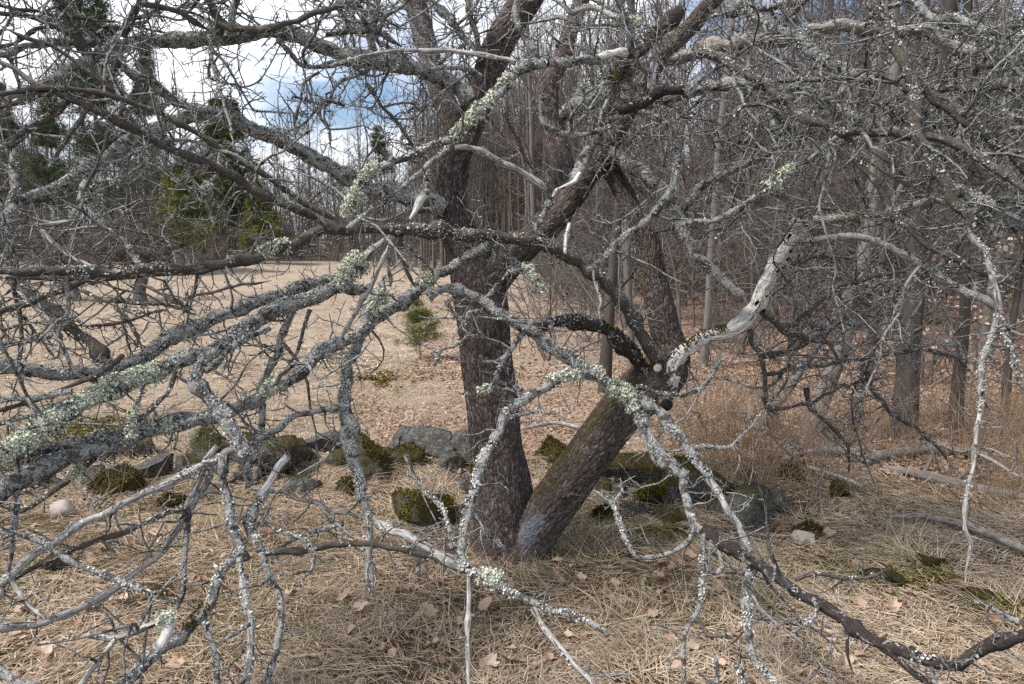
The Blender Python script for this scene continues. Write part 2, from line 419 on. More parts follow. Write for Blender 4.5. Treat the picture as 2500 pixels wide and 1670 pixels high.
def children(P, Rr, n, lo=0.15, fwd=0.6, up=0.0):
    """n child starts per tube on average"""
    B, K, _ = P.shape; m = max(1, int(B * n)) if n < 1 else int(B * n)
    b = rng.integers(0, B, m); f = rng.uniform(lo, 0.97, m) * (K - 1); k = np.minimum(f.astype(int), K - 2); w = (f - k)[:, None]
    S = P[b, k] * (1 - w) + P[b, k+1] * w; T = unit(P[b, k+1] - P[b, k])
    D = unit(perp(T) + T * fwd * rng.uniform(0.3, 1.5, (m, 1)) + np.array([0, 0, up]))
    return S, D, Rr[b, k], b

def flakes(mb, C, N, size, curl=0.6, rim=5):
    m = len(C); T = perp(N); Bv = np.cross(N, T)
    th = np.linspace(0, 2*np.pi, rim, endpoint=False)[None] + rng.uniform(0, 6, (m, 1))
    rr = size[:, None] * rng.uniform(0.55, 1.25, (m, rim)); lift = size[:, None] * rng.uniform(-0.15, curl, (m, rim))
    V = C[:, None] + rr[..., None] * (np.cos(th)[..., None] * T[:, None] + np.sin(th)[..., None] * Bv[:, None]) + lift[..., None] * N[:, None]
    V = np.concatenate([C[:, None], V], 1)
    i0 = (np.arange(m) * (rim + 1))[:, None]; k = np.arange(rim)[None]
    Tr = np.stack([np.broadcast_to(i0, (m, rim)), i0 + 1 + k, i0 + 1 + (k + 1) % rim], -1)
    mb.add(V, T=Tr, S=np.repeat(rng.beta(1.3, 1.3, m), rim + 1))

# ------------------------------------------------------------------ the old apple tree
base_px = src('Z', 1185, 1262)
BASE, BD = ground_hit(*base_px)
apple = obj('apple_tree', None, loc=tuple(BASE))
tag(apple, 'gnarled lichen-crusted bare apple tree forking at the ground in front of stone wall', 'tree')

def parse(s):
    out = []; tile = None; w = None
    for tok in s.split():
        if tok.isalpha(): tile = tok; continue
        a = tok.split(',')
        x, y = src(tile, float(a[0]), float(a[1]))
        sc = 1/ZS if tile == 'Z' else 1/TS
        if len(a) > 2: w = float(a[2]) * sc
        out.append((x, y, w))
    return out

def path3(pts, depths, w0=None, w1=None):
    """traced outline points -> world points with radius, given distances along it"""
    n_ = len(pts)
    xy = np.array([(p[0], p[1]) for p in pts]); s = np.concatenate([[0], np.cumsum(np.linalg.norm(np.diff(xy, axis=0), axis=1))]); s /= s[-1]
    d = np.interp(s, np.linspace(0, 1, len(depths)), depths)
    if w0 is None: w = np.array([p[2] for p in pts])
    else: w = (w0 + (w1 - w0) * s) / TS
    return np.array([[*at(p[0], p[1], dd), 0.5*ww*dd/FPX] for p, dd, ww in zip(pts, d, w)])

def worley(U, V):
    iu = np.floor(U).astype(np.int64); iv = np.floor(V).astype(np.int64); d1 = np.full(U.shape, 9.0); d2 = d1.copy()
    for a in (-1, 0, 1):
        for b in (-1, 0, 1):
            cu, cv = iu + a, iv + b; z = np.zeros_like(cu)
            q = (cu + vhash(cu, cv, z) - U)**2 + (cv + vhash(cu, cv, z + 7) - V)**2
            d2 = np.minimum(d2, np.maximum(d1, q)); d1 = np.minimum(d1, q)
    return np.sqrt(d1), np.sqrt(d2)

def big_stem(name, s, depths, label=None, sides=150, plate=0.016, wear=None, amp=0.009, flare=0.0):
    Q = path3(parse(s), depths); Q = catmull(Q, 0.011)
    P, r = Q[:, :3], np.maximum(Q[:, 3], 0.004); K = len(P)
    P = P + smooth_rand(K, 22, 0.006)
    th = np.linspace(0, 2*np.pi, sides, endpoint=False)
    L = np.concatenate([[0], np.cumsum(np.linalg.norm(np.diff(P, axis=0), axis=1))])
    per = np.round(2*np.pi*r.mean() / plate)
    U = (th / (2*np.pi) * per)[None] * np.ones((K, 1)); Vv = (L / (plate * 2.6))[:, None] * np.ones((1, sides))
    nz = np.stack([np.cos(th)[None]*r[:, None]*30, np.sin(th)[None]*r[:, None]*30, (L*14)[:, None]*np.ones((1, sides))], -1)
    warp = fbm(nz, 3)
    # wrap the cells round the stem
    Uw = U + 1.6*(warp - 0.5)
    d1, d2 = worley(np.mod(Uw, per), Vv + 1.5*(warp - 0.5))
    crack = np.clip((d2 - d1) * 3.2, 0, 1)
    lump = fbm(nz * 0.22 + 9, 2) - 0.5
    rad = r[:, None] * (1 + 0.30 * lump) + amp * (crack - 0.6) + 0.5*amp*(fbm(nz*3, 2) - 0.5)
    if flare:
        rt = np.clip(1 - L / 0.35, 0, 1)[:, None]
        rad = rad * (1 + flare * rt**2 * (1 + 0.6*np.cos(3*th + 1)[None] + 0.35*np.cos(5*th)[None]))
    mb = MB(); ring, T = tubes(mb, P[None], rad[None], sides)
    if wear is not None:
        mb.S = [wear(ring[0], P, L).ravel()]
    o = obj(name, mb.mesh(name, M['trunk'], BASE), apple)
    if label: o['label'] = label
    return P, r, T[0], o

def moss_top(amount):
    def f(ring, P, L):
        N = unit(ring - P[:, None]); return np.clip(amount * (N[..., 2]*0.9 - N[..., 0]*0.75 - 0.15), 0, 1)
    return f

def lean_wear(ring, P, L):
    N = unit(ring - P[:, None]); m = np.clip(1.1*(N[..., 2]*0.9 - N[..., 0]*0.7 - 0.25), 0, 1)
    u = (ring[..., 2] - BASE[2])
    st = np.clip(1.25 - np.abs(N[..., 0] + .34)/.44, 0, 1)*np.clip((.36 - u)/.16, 0, 1)*np.clip((u + .02)/.05, 0, 1)*np.clip((-N[..., 1] - .1)*3, 0, 1)
    return np.where(st > 0.02, -1.15*st, m)

STEMS = {}
STEMS['trunk'] = big_stem('trunk', 'Z 1172,1330,172 1166,1250,160 1158,1175,142 1151,1100,130 1140,1030,126 1130,960,126 1121,880,126 1115,800,122 1108,720,118 1098,650,114 1085,600,96 1062,545,80 1040,480,72 1035,420,62 1045,365,54 1070,300,56 1090,240,60 1110,180,62 1140,110,64 1175,50,64 1215,-20,64 1260,-110,60 1290,-220,52',
    [3.82, 3.80, 3.80, 3.75, 3.65], 'dark scaly upright trunk', sides=130, flare=0.34, wear=moss_top(0.25))
STEMS['lean'] = big_stem('trunk', 'Z 1172,1325,44 1194,1274,78 1236,1205,104 1280,1140,108 1325,1072,108 1368,1012,108 1412,957,110 1455,915,114 1500,880,116 1532,842,102 1536,800,76 1522,760,66 1508,700,62 1498,650,58 1492,600,54 1480,550,50 1452,500,45 1425,440,40 1395,385,35 1375,330,30',
    [3.74, 3.70, 3.66, 3.66, 3.75], 'leaning mossy trunk with a pale stain at its foot', sides=120, wear=lean_wear)
STEMS['right'] = big_stem('limb', 'Z 1105,700,70 1122,655,80 1155,612,78 1195,570,74 1240,530,68 1278,490,62 1320,440,58 1362,385,54 1398,330,50 1430,270,46 1460,215,43 1505,150,40 1560,80,38 1640,-10,36 1730,-110,32',
    [3.78, 3.72, 3.6, 3.45], 'dark forked limb rising to the right', sides=84, amp=0.006, wear=moss_top(0.5))
STEMS['mid'] = big_stem('limb', 'Z 1130,650,60 1180,590,64 1250,520,62 1294,450,60 1290,380,56 1268,300,54 1254,225,54 1262,180,46 1290,130,38 1306,80,36 1330,10,34 1360,-80,30',
    [3.85, 4.15, 4.3], 'grey scaly limb behind the fork', sides=84, amp=0.006)
STEMS['back'] = big_stem('limb', 'Z 1040,560,40 1044,470,50 1052,390,46 1050,330,50 1035,270,52 1010,210,52 985,130,50 965,60,50 948,-30,50 935,-130,48',
    [3.85, 3.95, 4.2, 4.3], 'pale grey limb rising behind the upright trunk', sides=84, amp=0.005)

STEMS['collar'] = big_stem('root_collar', 'Z 1186,1345,176 1192,1292,160 1202,1248,118 1213,1212,78 1222,1184,42 1226,1170,12', [3.80, 3.75, 3.71], 'swollen root collar joining the two trunks', sides=90, wear=moss_top(0.6))
BR = []          # traced boughs: material, width0, width1 (tile pixels), distances, lichen, twigs, outline, pale spans
def B(mat, w0, w1, dep, lic, tw, s, pale=(), label=None, name='branch', moss=()):
    BR.append((mat, w0, w1, dep, lic, tw, s, pale, label, name, moss))

# --- upper left
B('L', 115, 105, [3.75, 3.4, 3.1], 1.0, 1.0, 'B 930,700 780,590 640,500 430,440 150,395 0,370 A 2200,330 2000,230 1850,225 1650,240 1450,262 1200,282 950,292 750,325', name='limb', label='thick rugged limb arching to the upper left')
B('L', 70, 36, [3.1, 2.9], 1.0, 1.2, 'A 760,320 600,280 450,285 200,320 0,360 -200,400')
B('L', 85, 60, [3.1, 2.8], .8, 1.0, 'A 760,322 620,400 500,460 380,525 250,600 100,640 -100,700')
B('P', 74, 60, [3.05, 2.9], .1, .5, 'A 625,405 540,260 480,130 405,-10 330,-150')
B('P', 58, 46, [3.1, 3.0], .1, .6, 'A 830,255 880,130 950,0 1010,-130')
B('P', 66, 54, [3.1, 3.0], .1, .6, 'A 1490,240 1480,130 1430,0 1400,-120')
B('L', 70, 50, [3.15, 3.1], .8, .8, 'A 1560,250 1580,120 1620,0 1650,-120')
B('P', 46, 36, [3.05, 2.9], .2, .8, 'A 1490,165 1700,210 1880,190 2050,120 2348,40 2600,-40')
B('P', 66, 54, [2.5, 2.1], .15, .5, 'Z 772,528 A 2050,1440 1800,1330 1500,1165 1200,1020 900,885 600,725 480,660 350,605', label='long straight smooth shoot sloping to the upper left')
B('P', 46, 34, [2.45, 2.0], .2, .6, 'A 2290,1500 2050,1370 1850,1220 1650,1100 1450,970 1150,800 900,690 700,640 450,600 230,600 0,640 -200,700')
B('P', 34, 26, [2.2, 2.1], .2, .7, 'A 810,655 650,530 500,410 350,310 150,250 0,180')
B('T', 40, 30, [2.1, 2.0], .3, .8, 'A 350,608 230,560 100,470 0,430 -150,380')
B('P', 54, 42, [2.15, 2.0], .4, .9, 'A 480,690 330,800 200,880 100,960 0,1020 -150,1120')
B('P', 44, 34, [2.1, 2.0], .4, .9, 'A 330,620 180,680 0,730 -150,800')
B('L', 110, 80, [3.7, 3.3, 3.0], 1.0, .9, 'B 720,1430 600,1390 350,1310 200,1280 0,1180 A 2250,1130 2100,1060 1900,960 1700,870 1550,790 1350,790 1150,850 1000,905 850,1000 700,1090 550,1180 400,1270 200,1350 0,1430 -200,1500', name='limb', label='lichened limb sweeping left behind the straight shoots')
B('L', 72, 52, [3.2, 3.05], .8, 1.0, 'A 1560,785 1400,740 1200,690 1050,600 900,490 750,390 650,330')
B('P', 36, 30, [3.0, 2.9], .7, 1.2, 'A 850,320 760,520 640,660 550,790 480,900 400,1040 330,1150')
B('P', 26, 20, [2.3, 2.2], .5, .8, 'A 850,705 760,880 690,1040 660,1150 600,1230 560,1350')
B('L', 30, 22, [3.0, 2.8], .8, 1.5, 'A 1440,250 1450,420 1490,560 1530,700 1570,860 1600,1000')
B('L', 32, 24, [2.9, 2.8], .8, 1.4, 'A 1380,960 1280,1020 1200,1090')
B('L', 40, 24, [2.7, 2.6], .8, 1.2, 'A 1520,1000 1490,1180 1380,1300 1420,1420 1470,1565')
B('L', 28, 18, [2.6, 2.6], .9, 1.2, 'A 1430,1260 1380,1380 1260,1390', [(0.0, .3)])
B('L', 70, 60, [2.5, 2.4], .9, 1.2, 'A 110,1000 100,1150 85,1350 60,1565 D 70,200')
B('L', 55, 40, [2.6, 2.4], .9, 1.2, 'A 600,1230 560,1350 640,1450 750,1565 D 830,100 900,190 950,260')
B('L', 46, 30, [2.7, 2.5], .9, 1.3, 'A 550,1390 480,1470 380,1565 D 300,80')
B('P', 26, 18, [2.9, 2.9], .5, 1.5, 'A 2180,480 2080,560 2040,700 2010,850 2020,1000')
B('P', 26, 20, [3.2, 3.0], .3, 1.2, 'A 2348,720 2200,680 2190,800 2250,900 2260,1020')
B('P', 40, 26, [3.3, 3.1], .4, 1.2, 'A 1900,270 2050,430 2200,460 2348,440')
B('P', 40, 30, [3.0, 3.2], .3, 1.2, 'A 500,100 650,150 800,230')
B('P', 44, 34, [2.9, 3.1], .3, 1.2, 'A 970,20 1150,60 1300,130 1430,200')
B('P', 40, 30, [2.8, 2.9], .4, 1.2, 'A -100,80 130,90 300,150 430,200 500,240')
B('P', 30, 24, [2.8, 2.9], .4, 1.2, 'A -100,340 100,290 250,190 400,170')
B('P', 30, 24, [2.8, 2.9], .4, 1.2, 'A -100,20 150,70 330,100 480,140')
# --- upper centre
B('L', 46, 74, [2.55, 2.5], 1.2, .6, 'B 20,1480 80,1380 150,1280 230,1170 350,1120 500,1070 650,1000 780,930 860,870 950,790 1050,680 1150,560 1250,470 1400,430', [(0, .24), (.55, .84)], 'branch sleeved in pale green ruffled lichen')
B('L', 70, 64, [2.5, 2.6], .9, .8, 'B 1400,430 1550,430 1750,400')
B('W', 58, 62, [2.6, 2.65], .2, .1, 'B 1740,402 1850,375 1965,345')
B('S', 26, 42, [2.6, 2.5], .5, .5, 'B -60,460 180,380 350,352 550,342 750,350 950,380 1120,412 1190,440')
B('S', 46, 56, [2.7, 2.75], .3, .4, 'B 780,1010 850,1005 950,1035 1100,1110 1250,1190 1400,1285', label='split bleached deadwood piece')
B('L', 60, 40, [2.75, 2.55], .9, .5, 'B 600,1180 590,1310')
B('W', 76, 22, [2.6, 2.55], 0, 0, 'B 595,1305 540,1370 505,1440 480,1500', label='short bleached broken stub', name='stub')
B('L', 46, 44, [2.7, 2.5], .5, .7, 'B 750,990 620,1120 470,1240 350,1350 200,1440 50,1550')
B('K', 90, 66, [2.9, 2.65], .4, .7, 'B 2348,60 2200,200 2050,330 1940,430 1870,560 1880,680 1950,750 2060,700 2150,640 2340,610', moss=[(.2, .6)])
B('L', 92, 80, [3.1, 2.9], 1.0, .6, 'B 1700,1030 1640,1170 1600,1230')
B('W', 40, 30, [2.9, 2.75], .2, .2, 'B 1640,1190 1560,1260 1490,1310 1440,1345')
B('L', 50, 40, [2.75, 2.8], .9, .9, 'B 1440,1345 1400,1450 1340,1565 E 1360,40')
B('L', 60, 44, [3.1, 3.0], 1.0, .6, 'B 1710,1020 1780,880 1820,680')
B('L', 44, 40, [2.9, 3.0], .9, .8, 'B 1385,650 1380,760 1400,840 1500,920 1620,940 1720,900 1850,860')
B('W', 62, 56, [2.8, 2.8], .1, 0, 'B 2145,430 2128,600', name='stub')
B('L', 50, 60, [2.8, 2.75, 2.8], 1.0, .8, 'B 2060,760 2140,790 2220,830 2270,950 2300,1080 2280,1250 2220,1370 2130,1480 2030,1560 E 1950,60 1800,230 1700,300')
B('L', 96, 70, [3.6, 3.4], .8, .7, 'B 1840,1040 2000,1150 2150,1260 2230,1330 F 130,235 280,350 440,480')
B('P', 28, 20, [2.8, 2.9], .3, .8, 'B 1120,770 1200,920 1260,1070 1350,1200')
B('P', 28, 22, [3.5, 3.6], .3, .9, 'B 190,580 300,740 400,850 500,980 560,1040')
B('L', 62, 40, [3.7, 3.6], .6, .8, 'B 560,-60 750,130 850,260 960,390')
B('P', 50, 40, [3.6, 3.6], .4, .8, 'B 870,-40 900,150 940,280 970,390')
B('P', 38, 30, [3.2, 3.1], .4, .9, 'B -80,230 200,210 430,310')
B('L', 46, 40, [2.5, 2.5], .8, .8, 'B 1200,-20 1200,130 1260,250 1330,340 1390,430')
B('S', 36, 46, [2.8, 2.7], .5, .8, 'B 1480,-10 1570,90 1700,40 1900,120 2050,180', [(.75, 1)])
B('P', 26, 24, [3.3, 3.3], .3, .8, 'B 1480,310 1600,210 1800,170 1970,170')
B('L', 120, 95, [4.2, 3.8], .3, .5, 'B 1400,860 1520,790 1750,640 1900,530 2100,430 2340,370', name='limb')
B('L', 44, 30, [3.6, 3.4], .7, 1.0, 'B 960,520 850,470 700,460 560,490')
B('P', 60, 46, [3.6, 3.7], .4, .8, 'B 220,380 210,240 240,100 260,-50')
B('P', 36, 30, [3.5, 3.5], .3, .8, 'B 0,10 130,150 300,240')
# --- upper right
B('L', 78, 70, [3.2, 2.9], 1.0, .9, 'C 380,-60 480,90 650,200 800,270 950,370 1100,450 1190,500 1300,560')
B('P', 60, 60, [3.1, 2.6, 2.3], .7, .8, 'C 100,320 180,350 350,430 500,520 640,600 750,710 900,820 1060,900 1150,908 1400,910 1650,925 1850,980 2000,1050 2200,1180 2348,1280 2500,1350')
B('L', 78, 66, [3.5, 3.1, 2.9], .8, .9, 'B 2060,720 2200,680 C 0,640 200,590 400,560 600,590 800,615 950,630 1100,730 1200,820 1350,870 1500,900', name='limb')
B('T', 96, 70, [3.6, 3.2, 3.0], .5, .9, 'B 2200,420 C 0,390 200,330 500,275 700,280 850,230 1050,170 1250,180 1400,200 1700,240 1900,330 2100,380', name='limb', label='peeling tan limb reaching to the upper right')
B('L', 62, 70, [3.6, 3.3, 3.1], .8, .7, 'Z 1560,530 C 60,1380 200,1240 400,1140 600,1050 750,960 900,900 1050,870 1200,850')
B('P', 80, 68, [2.6, 2.4], .9, .8, 'C 1310,-80 1400,180 1480,330 1540,440 1600,580 1620,750 1650,940 1740,1150 1830,1290 1950,1500 F 2010,60')
B('S', 46, 40, [2.4, 2.35], .5, .5, 'F 1960,-20 2080,150 2140,330 2160,500 2165,640')
B('S', 38, 28, [2.35, 2.3], .8, .8, 'F 2165,640 2100,800 2050,930 2050,1150 2030,1350 2010,1560 I 1960,250 1950,500 1970,600 1950,880', label='thin pale branch hanging down to the ground')
B('L', 42, 36, [2.35, 2.2], 1.0, .8, 'F 2168,640 2240,760 2270,900 2320,1060 2348,1120')
B('L', 66, 52, [3.0, 2.6], .8, .9, 'C 1560,-50 1750,120 1900,130 2100,230 2200,350 2300,480 2400,560')
B('P', 52, 46, [2.6, 2.5], .6, .9, 'C 1640,600 1850,750 2000,880 2120,970 2250,1050 2330,1150 2450,1220')
B('P', 52, 30, [2.7, 2.4], .5, .7, 'C 1060,900 1150,960 1200,1080 1320,1220 1420,1370 1500,1500 F 1560,0 1700,130 1850,210 2100,330 2348,440')
B('P', 20, 14, [2.8, 2.8], .2, .8, 'C 1090,680 1130,900 1200,1180 1260,1400 1300,1500')
B('L', 38, 46, [2.6, 2.7], .9, .9, 'C 1080,930 950,1030 800,1120 700,1200 560,1300 450,1400 350,1450 200,1510 0,1530', [(.30, .47)], 'grey twig tipped with a pale lichen tuft')
B('T', 62, 46, [3.3, 3.0], .4, .6, 'C 900,1500 1150,1480 1400,1460 1600,1400 1800,1370 2100,1350 2348,1360 2500,1370')
B('S', 20, 16, [2.6, 2.5], .3, .6, 'C 400,250 550,340 700,440 800,520')
B('P', 40, 34, [2.9, 2.7], .6, 1.0, 'C 650,550 800,540 950,550 1150,530 1280,470')
B('P', 40, 30, [2.8, 2.6], .6, 1.0, 'C 1640,600 1750,650 1850,690 1950,800 2060,870')
B('P', 36, 30, [2.9, 2.6], .6, 1.0, 'C 1700,600 1950,620 2150,590 2400,580')
B('P', 36, 30, [2.9, 2.6], .6, 1.0, 'C 1740,1080 1900,1060 2100,1040 2400,1030')
B('P', 40, 34, [2.9, 2.6], .6, 1.0, 'C 1800,465 2000,460 2200,440 2400,430')
B('L', 50, 40, [2.7, 2.4], .9, 1.0, 'C 1850,1270 1950,1300 2080,1360 2200,1430 2348,1520')
B('L', 50, 40, [2.7, 2.5], .9, 1.0, 'C 1900,1330 1980,1430 2080,1500 2180,1600')
B('P', 34, 24, [2.8, 2.6], .4, 1.0, 'C 2348,170 2200,220 2050,240 1860,210')
B('P', 60, 50, [3.2, 3.1], .5, 1.0, 'C 1780,150 1850,330 1950,380 2000,450')
B('P', 46, 36, [3.4, 3.2], .6, 1.2, 'C 300,100 600,60 800,20 1000,-60')
B('P', 40, 30, [3.3, 3.1], .6, 1.2, 'C 640,200 800,60 900,-40')
B('P', 40, 34, [3.2, 3.0], .6, 1.2, 'C 1200,180 1350,90 1500,30 1700,-40')
B('P', 46, 36, [3.0, 2.8], .6, 1.2, 'C 1430,640 1470,760 1530,850 1560,960 1620,1060')
B('P', 34, 24, [3.0, 2.9], .4, 1.2, 'C 600,700 680,820 800,930 850,1000')
B('P', 24, 18, [3.3, 3.2], .4, 1.0, 'C 0,790 200,820 280,860 350,960 430,1040')
B('P', 24, 18, [3.4, 3.3], .4, 1.0, 'C 180,640 100,720 0,790')
B('P', 22, 16, [3.0, 3.0], .3, 1.0, 'C 470,650 460,800 440,1000')
B('P', 26, 18, [3.1, 3.0], .6, 1.0, 'C 600,1300 700,1360 740,1470 770,1600')
B('P', 30, 20, [3.0, 2.9], .5, 1.0, 'C 700,1330 780,1390 850,1500')
# --- the long level branch across the trunk
B('P', 84, 74, [3.55, 3.2, 2.7], .8, .6, 'E 2155,915 2080,780 2000,620 1930,520 1850,430 1790,350 1700,295 1500,165 1350,110 1100,70 900,45 650,20 400,15 200,15 Z 820,522 770,530', label='long lichen-spotted branch crossing in front of the trunk')
B('P', 72, 56, [2.7, 2.3, 2.1], .5, .5, 'Z 775,528 D 2150,50 1900,140 1700,210 1400,262 1100,290 700,305 300,303 0,305 -200,310', [(.19, .25)])
B('P', 40, 34, [2.7, 2.4], .5, .6, 'D 2050,100 1900,160 1780,220 1400,290 1100,320 700,345 300,345 0,345 -100,350')
# --- moss limb and foreground lichen limb
B('K', 92, 84, [3.6, 3.3], .7, .7, 'E 2090,975 1950,830 1850,720 1700,670 1550,640 1400,670 1300,700', moss=[(.05, .5)], label='mossy limb leaving the leaning trunk')
B('L', 78, 84, [3.0, 3.0], 1.1, .9, 'E 600,470 700,425 850,450 1000,535 1150,610 1300,700 1400,800')
B('L', 88, 100, [3.0, 2.9, 2.75], 1.2, .8, 'E 1380,770 1550,880 1680,980 1850,1080 1980,1170 2050,1280 2110,1420 2180,1560 I 40,170', [(.22, .36), (.42, .60)], 'foreground limb crusted with grey and pale green lichen', name='limb')
B('L', 76, 66, [2.75, 2.6], .9, .6, 'I 20,150 60,350 110,480 180,540')
B('K', 84, 82, [2.6, 2.3, 2.0, 1.85], .15, .5, 'I 150,510 200,540 400,680 600,790 800,930 1000,1060 1200,1200 1400,1290 1600,1360 1800,1430 1900,1440 2050,1350 2200,1270 2348,1210 2500,1150', label='dark wet branch dipping to the lower right corner', name='limb')
B('K', 56, 44, [2.1, 1.9], .2, .7, 'I 1370,1310 1500,1410 1600,1490 1720,1580 1850,1680')
B('L', 66, 72, [2.85, 2.7], .9, .7, 'E 2050,1140 2180,1250 2300,1400 2348,1470 I 100,50 200,170')
B('S', 60, 50, [2.7, 2.6], .2, .2, 'I 195,165 235,240 280,310 345,410', label='frayed strip of bare silver wood')
B('L', 56, 50, [2.6, 2.5], .8, 1.0, 'I 345,405 420,540 480,650 505,740')
B('L', 78, 44, [2.5, 2.1], 1.0, .6, 'I 500,750 460,900 450,1050 470,1200 490,1350 540,1430 650,1570 720,1680')
B('L', 44, 30, [2.55, 2.2], .8, .5, 'I 160,540 170,680 150,880 120,1060 60,1170 20,1330 20,1600')
B('P', 34, 26, [2.35, 2.25], .5, .7, 'I 110,1120 190,1240 370,1240')
B('L', 44, 34, [2.55, 2.6, 2.75], .9, .5, 'I 110,500 60,590 0,640 H 2180,690 2030,680 1960,590 1900,450 1860,330 1740,240', label='hooked pale branch curling up beside the leaning trunk')
B('L', 30, 20, [2.75, 2.8], .9, .6, 'H 1870,330 1930,250 1910,160')
B('P', 30, 22, [2.35, 2.4], .6, .8, 'I 790,860 900,810 1080,840 1270,850 1430,780')
B('L', 34, 30, [2.25, 2.2], .9, .7, 'I 930,1030 920,1090 850,1150 770,1110')
B('K', 26, 14, [2.15, 2.1], .2, .3, 'I 1140,1210 1140,1360 1180,1500')
B('L', 40, 34, [2.0, 1.9], .6, .6, 'I 1720,1410 1750,1570 1770,1680')
B('L', 40, 34, [2.5, 2.45], .8, .7, 'I 200,590 270,680 285,760 240,800 180,780')
B('L', 50, 40, [2.2, 2.1], 1.0, 1.0, 'I 430,1500 380,1440 440,1560 420,1650')
B('L', 40, 30, [2.2, 2.1], .7, .6, 'I 240,1400 250,1560 240,1680')
# --- left boughs reaching to the camera
B('S', 72, 70, [3.15, 3.0], .4, .3, 'E 380,30 300,110 200,180 150,230')
B('L', 110, 118, [3.0, 2.7, 2.3, 1.95], 1.2, .7, 'E 150,220 60,300 D 2300,385 2100,490 1950,545 1800,620 1600,730 1400,850 1200,920 950,1030 750,1110 550,1210 350,1340 150,1470 0,1560 -150,1640', [(0, .10), (.62, 1)], 'thick crusted limb sweeping down to the left edge', name='limb')
B('L', 80, 112, [3.2, 2.8, 2.5, 2.25], 1.2, .8, 'E 200,420 60,420 D 2300,330 2150,380 2000,430 1800,490 1600,560 1400,650 1200,750 1000,880 800,950 600,990 400,1000 200,960 0,940 -200,920', label='rugged limb bending level at the left edge', name='limb')
B('L', 78, 80, [3.5, 3.05, 2.75], 1.0, .7, 'E 1010,125 850,220 700,310 580,400 450,490 300,590 150,700 0,810', [(.42, .52)], name='limb')
B('L', 92, 76, [2.75, 2.4, 2.05], 1.0, .7, 'E 10,805 D 2150,900 2000,1010 1800,1130 1550,1270 1200,1350 900,1390 600,1450 300,1520 0,1600 -200,1640', [(.22, .27), (.56, .60)], name='limb')
B('L', 50, 70, [2.75, 2.5, 2.2], 1.0, .7, 'D 2348,740 2150,850 2050,960 1950,1080 1700,1190 1400,1270 1250,1290 900,1400 600,1510 300,1620')
B('L', 100, 170, [2.5, 2.2, 2.0], 1.0, .5, 'D 1350,1300 1100,1360 850,1450 650,1520 G 300,70 150,150 0,240 -150,320', name='limb', label='heavy limb in the lower left corner')
B('L', 74, 66, [2.9, 2.8], 1.0, .5, 'E 300,380 270,480 200,580 170,720', [(.2, .6)])
B('L', 96, 88, [2.85, 2.75, 2.6], 1.2, .5, 'E 150,740 100,820 50,950 40,1100 50,1280 60,1450 90,1560 H 130,160 165,310')
B('S', 66, 50, [2.6, 2.4], .7, .4, 'H 160,300 190,450 210,600 195,750 205,930')
B('L', 90, 100, [2.35, 2.3, 2.25], 1.2, .6, 'D 1460,840 1370,930 1340,1030 1380,1120 1430,1200 1520,1300 1580,1400 1640,1490 1660,1580')
B('L', 70, 66, [2.3, 2.2], 1.0, .6, 'D 1650,1480 G 1530,0 1520,150 1560,350 1590,500 1640,620 1680,720')
B('L', 72, 84, [2.2, 2.0, 1.75], 1.0, .8, 'G 1660,640 1500,800 1450,950 1390,1100 1250,1220 1100,1330 950,1470 850,1570 700,1700', moss=[(.35, .5)])
B('W', 58, 60, [2.45, 2.35], 0, 0, 'G 1980,10 1900,115 1820,225 1770,290', label='splintered white broken stub', name='stub')
B('L', 82, 74, [2.35, 2.2], 1.0, .6, 'G 1790,260 1700,450 1720,570 1785,675')
B('P', 54, 48, [2.2, 2.3, 2.25], .5, .5, 'G 1785,685 1900,660 2050,640 2348,600 H 250,610 450,650 700,740 850,800')
B('L', 58, 52, [2.2, 2.0], .9, .5, 'G 1780,690 1850,870 1920,1020 1930,1150 1890,1350 1830,1570 1800,1680')
B('S', 50, 48, [2.15, 1.95], .8, .5, 'G 1640,700 1650,850 1680,1000 1710,1100 1700,1300 1680,1570 1670,1680')
B('L', 46, 44, [1.95, 1.85], .8, .5, 'G 1400,1140 1440,1280 1480,1450 1490,1570 1500,1680')
B('S', 46, 60, [2.35, 2.15, 1.9], .2, .3, 'D 1480,1480 G 1440,0 1380,130 1300,300 1210,500 1130,640 950,780 800,900 600,1020 400,1110 250,1170 0,1200 -150,1220', label='smooth grey dead branch arcing to the lower left')
B('S', 60, 56, [2.3, 2.1, 1.95], .5, .5, 'G 1530,20 1250,140 1000,260 750,390 600,460 400,580 200,700 80,800 0,880 -100,960')
B('P', 36, 36, [2.2, 2.0], .4, .5, 'G 1290,350 1000,460 750,560 480,660 250,760 0,900 -100,960')
B('L', 48, 40, [2.3, 2.1], 1.0, .6, 'G 1440,130 1340,270 1290,430 1275,640 1270,770 1250,950 1200,1040')
B('L', 50, 44, [2.0, 1.95], .9, .6, 'G -100,510 0,520 200,560 350,640 550,740 750,840 900,910 1100,960 1200,1000', moss=[(.85, 1)])
B('T', 40, 36, [2.5, 2.5], .5, .5, 'G 1710,230 1900,250 2100,310 2300,390 H 60,400 170,440')
B('S', 50, 40, [1.85, 1.8], .9, .6, 'G 1180,1130 1060,1160 900,1210 780,1250 620,1240', [(0, .2)])
B('S', 40, 34, [1.8, 1.75], .6, .5, 'G 780,1260 650,1420 530,1570 450,1680')
B('W', 70, 80, [1.85, 1.8], .4, .2, 'G 1180,1150 1130,1230 1060,1330')
B('L', 40, 28, [2.4, 2.4], 1.0, .6, 'G 2348,460 2100,540 1950,610 1850,670')
B('L', 30, 26, [2.2, 2.2], .8, .5, 'G 1780,450 1900,520 2080,570 2150,700 2120,800 2000,890')
B('L', 30, 24, [2.0, 2.0], .8, .5, 'G 1690,1160 1600,1220 1500,1280')
B('L', 40, 30, [2.1, 2.0], .9, .8, 'G 100,0 120,300 100,500 60,750 0,1000')
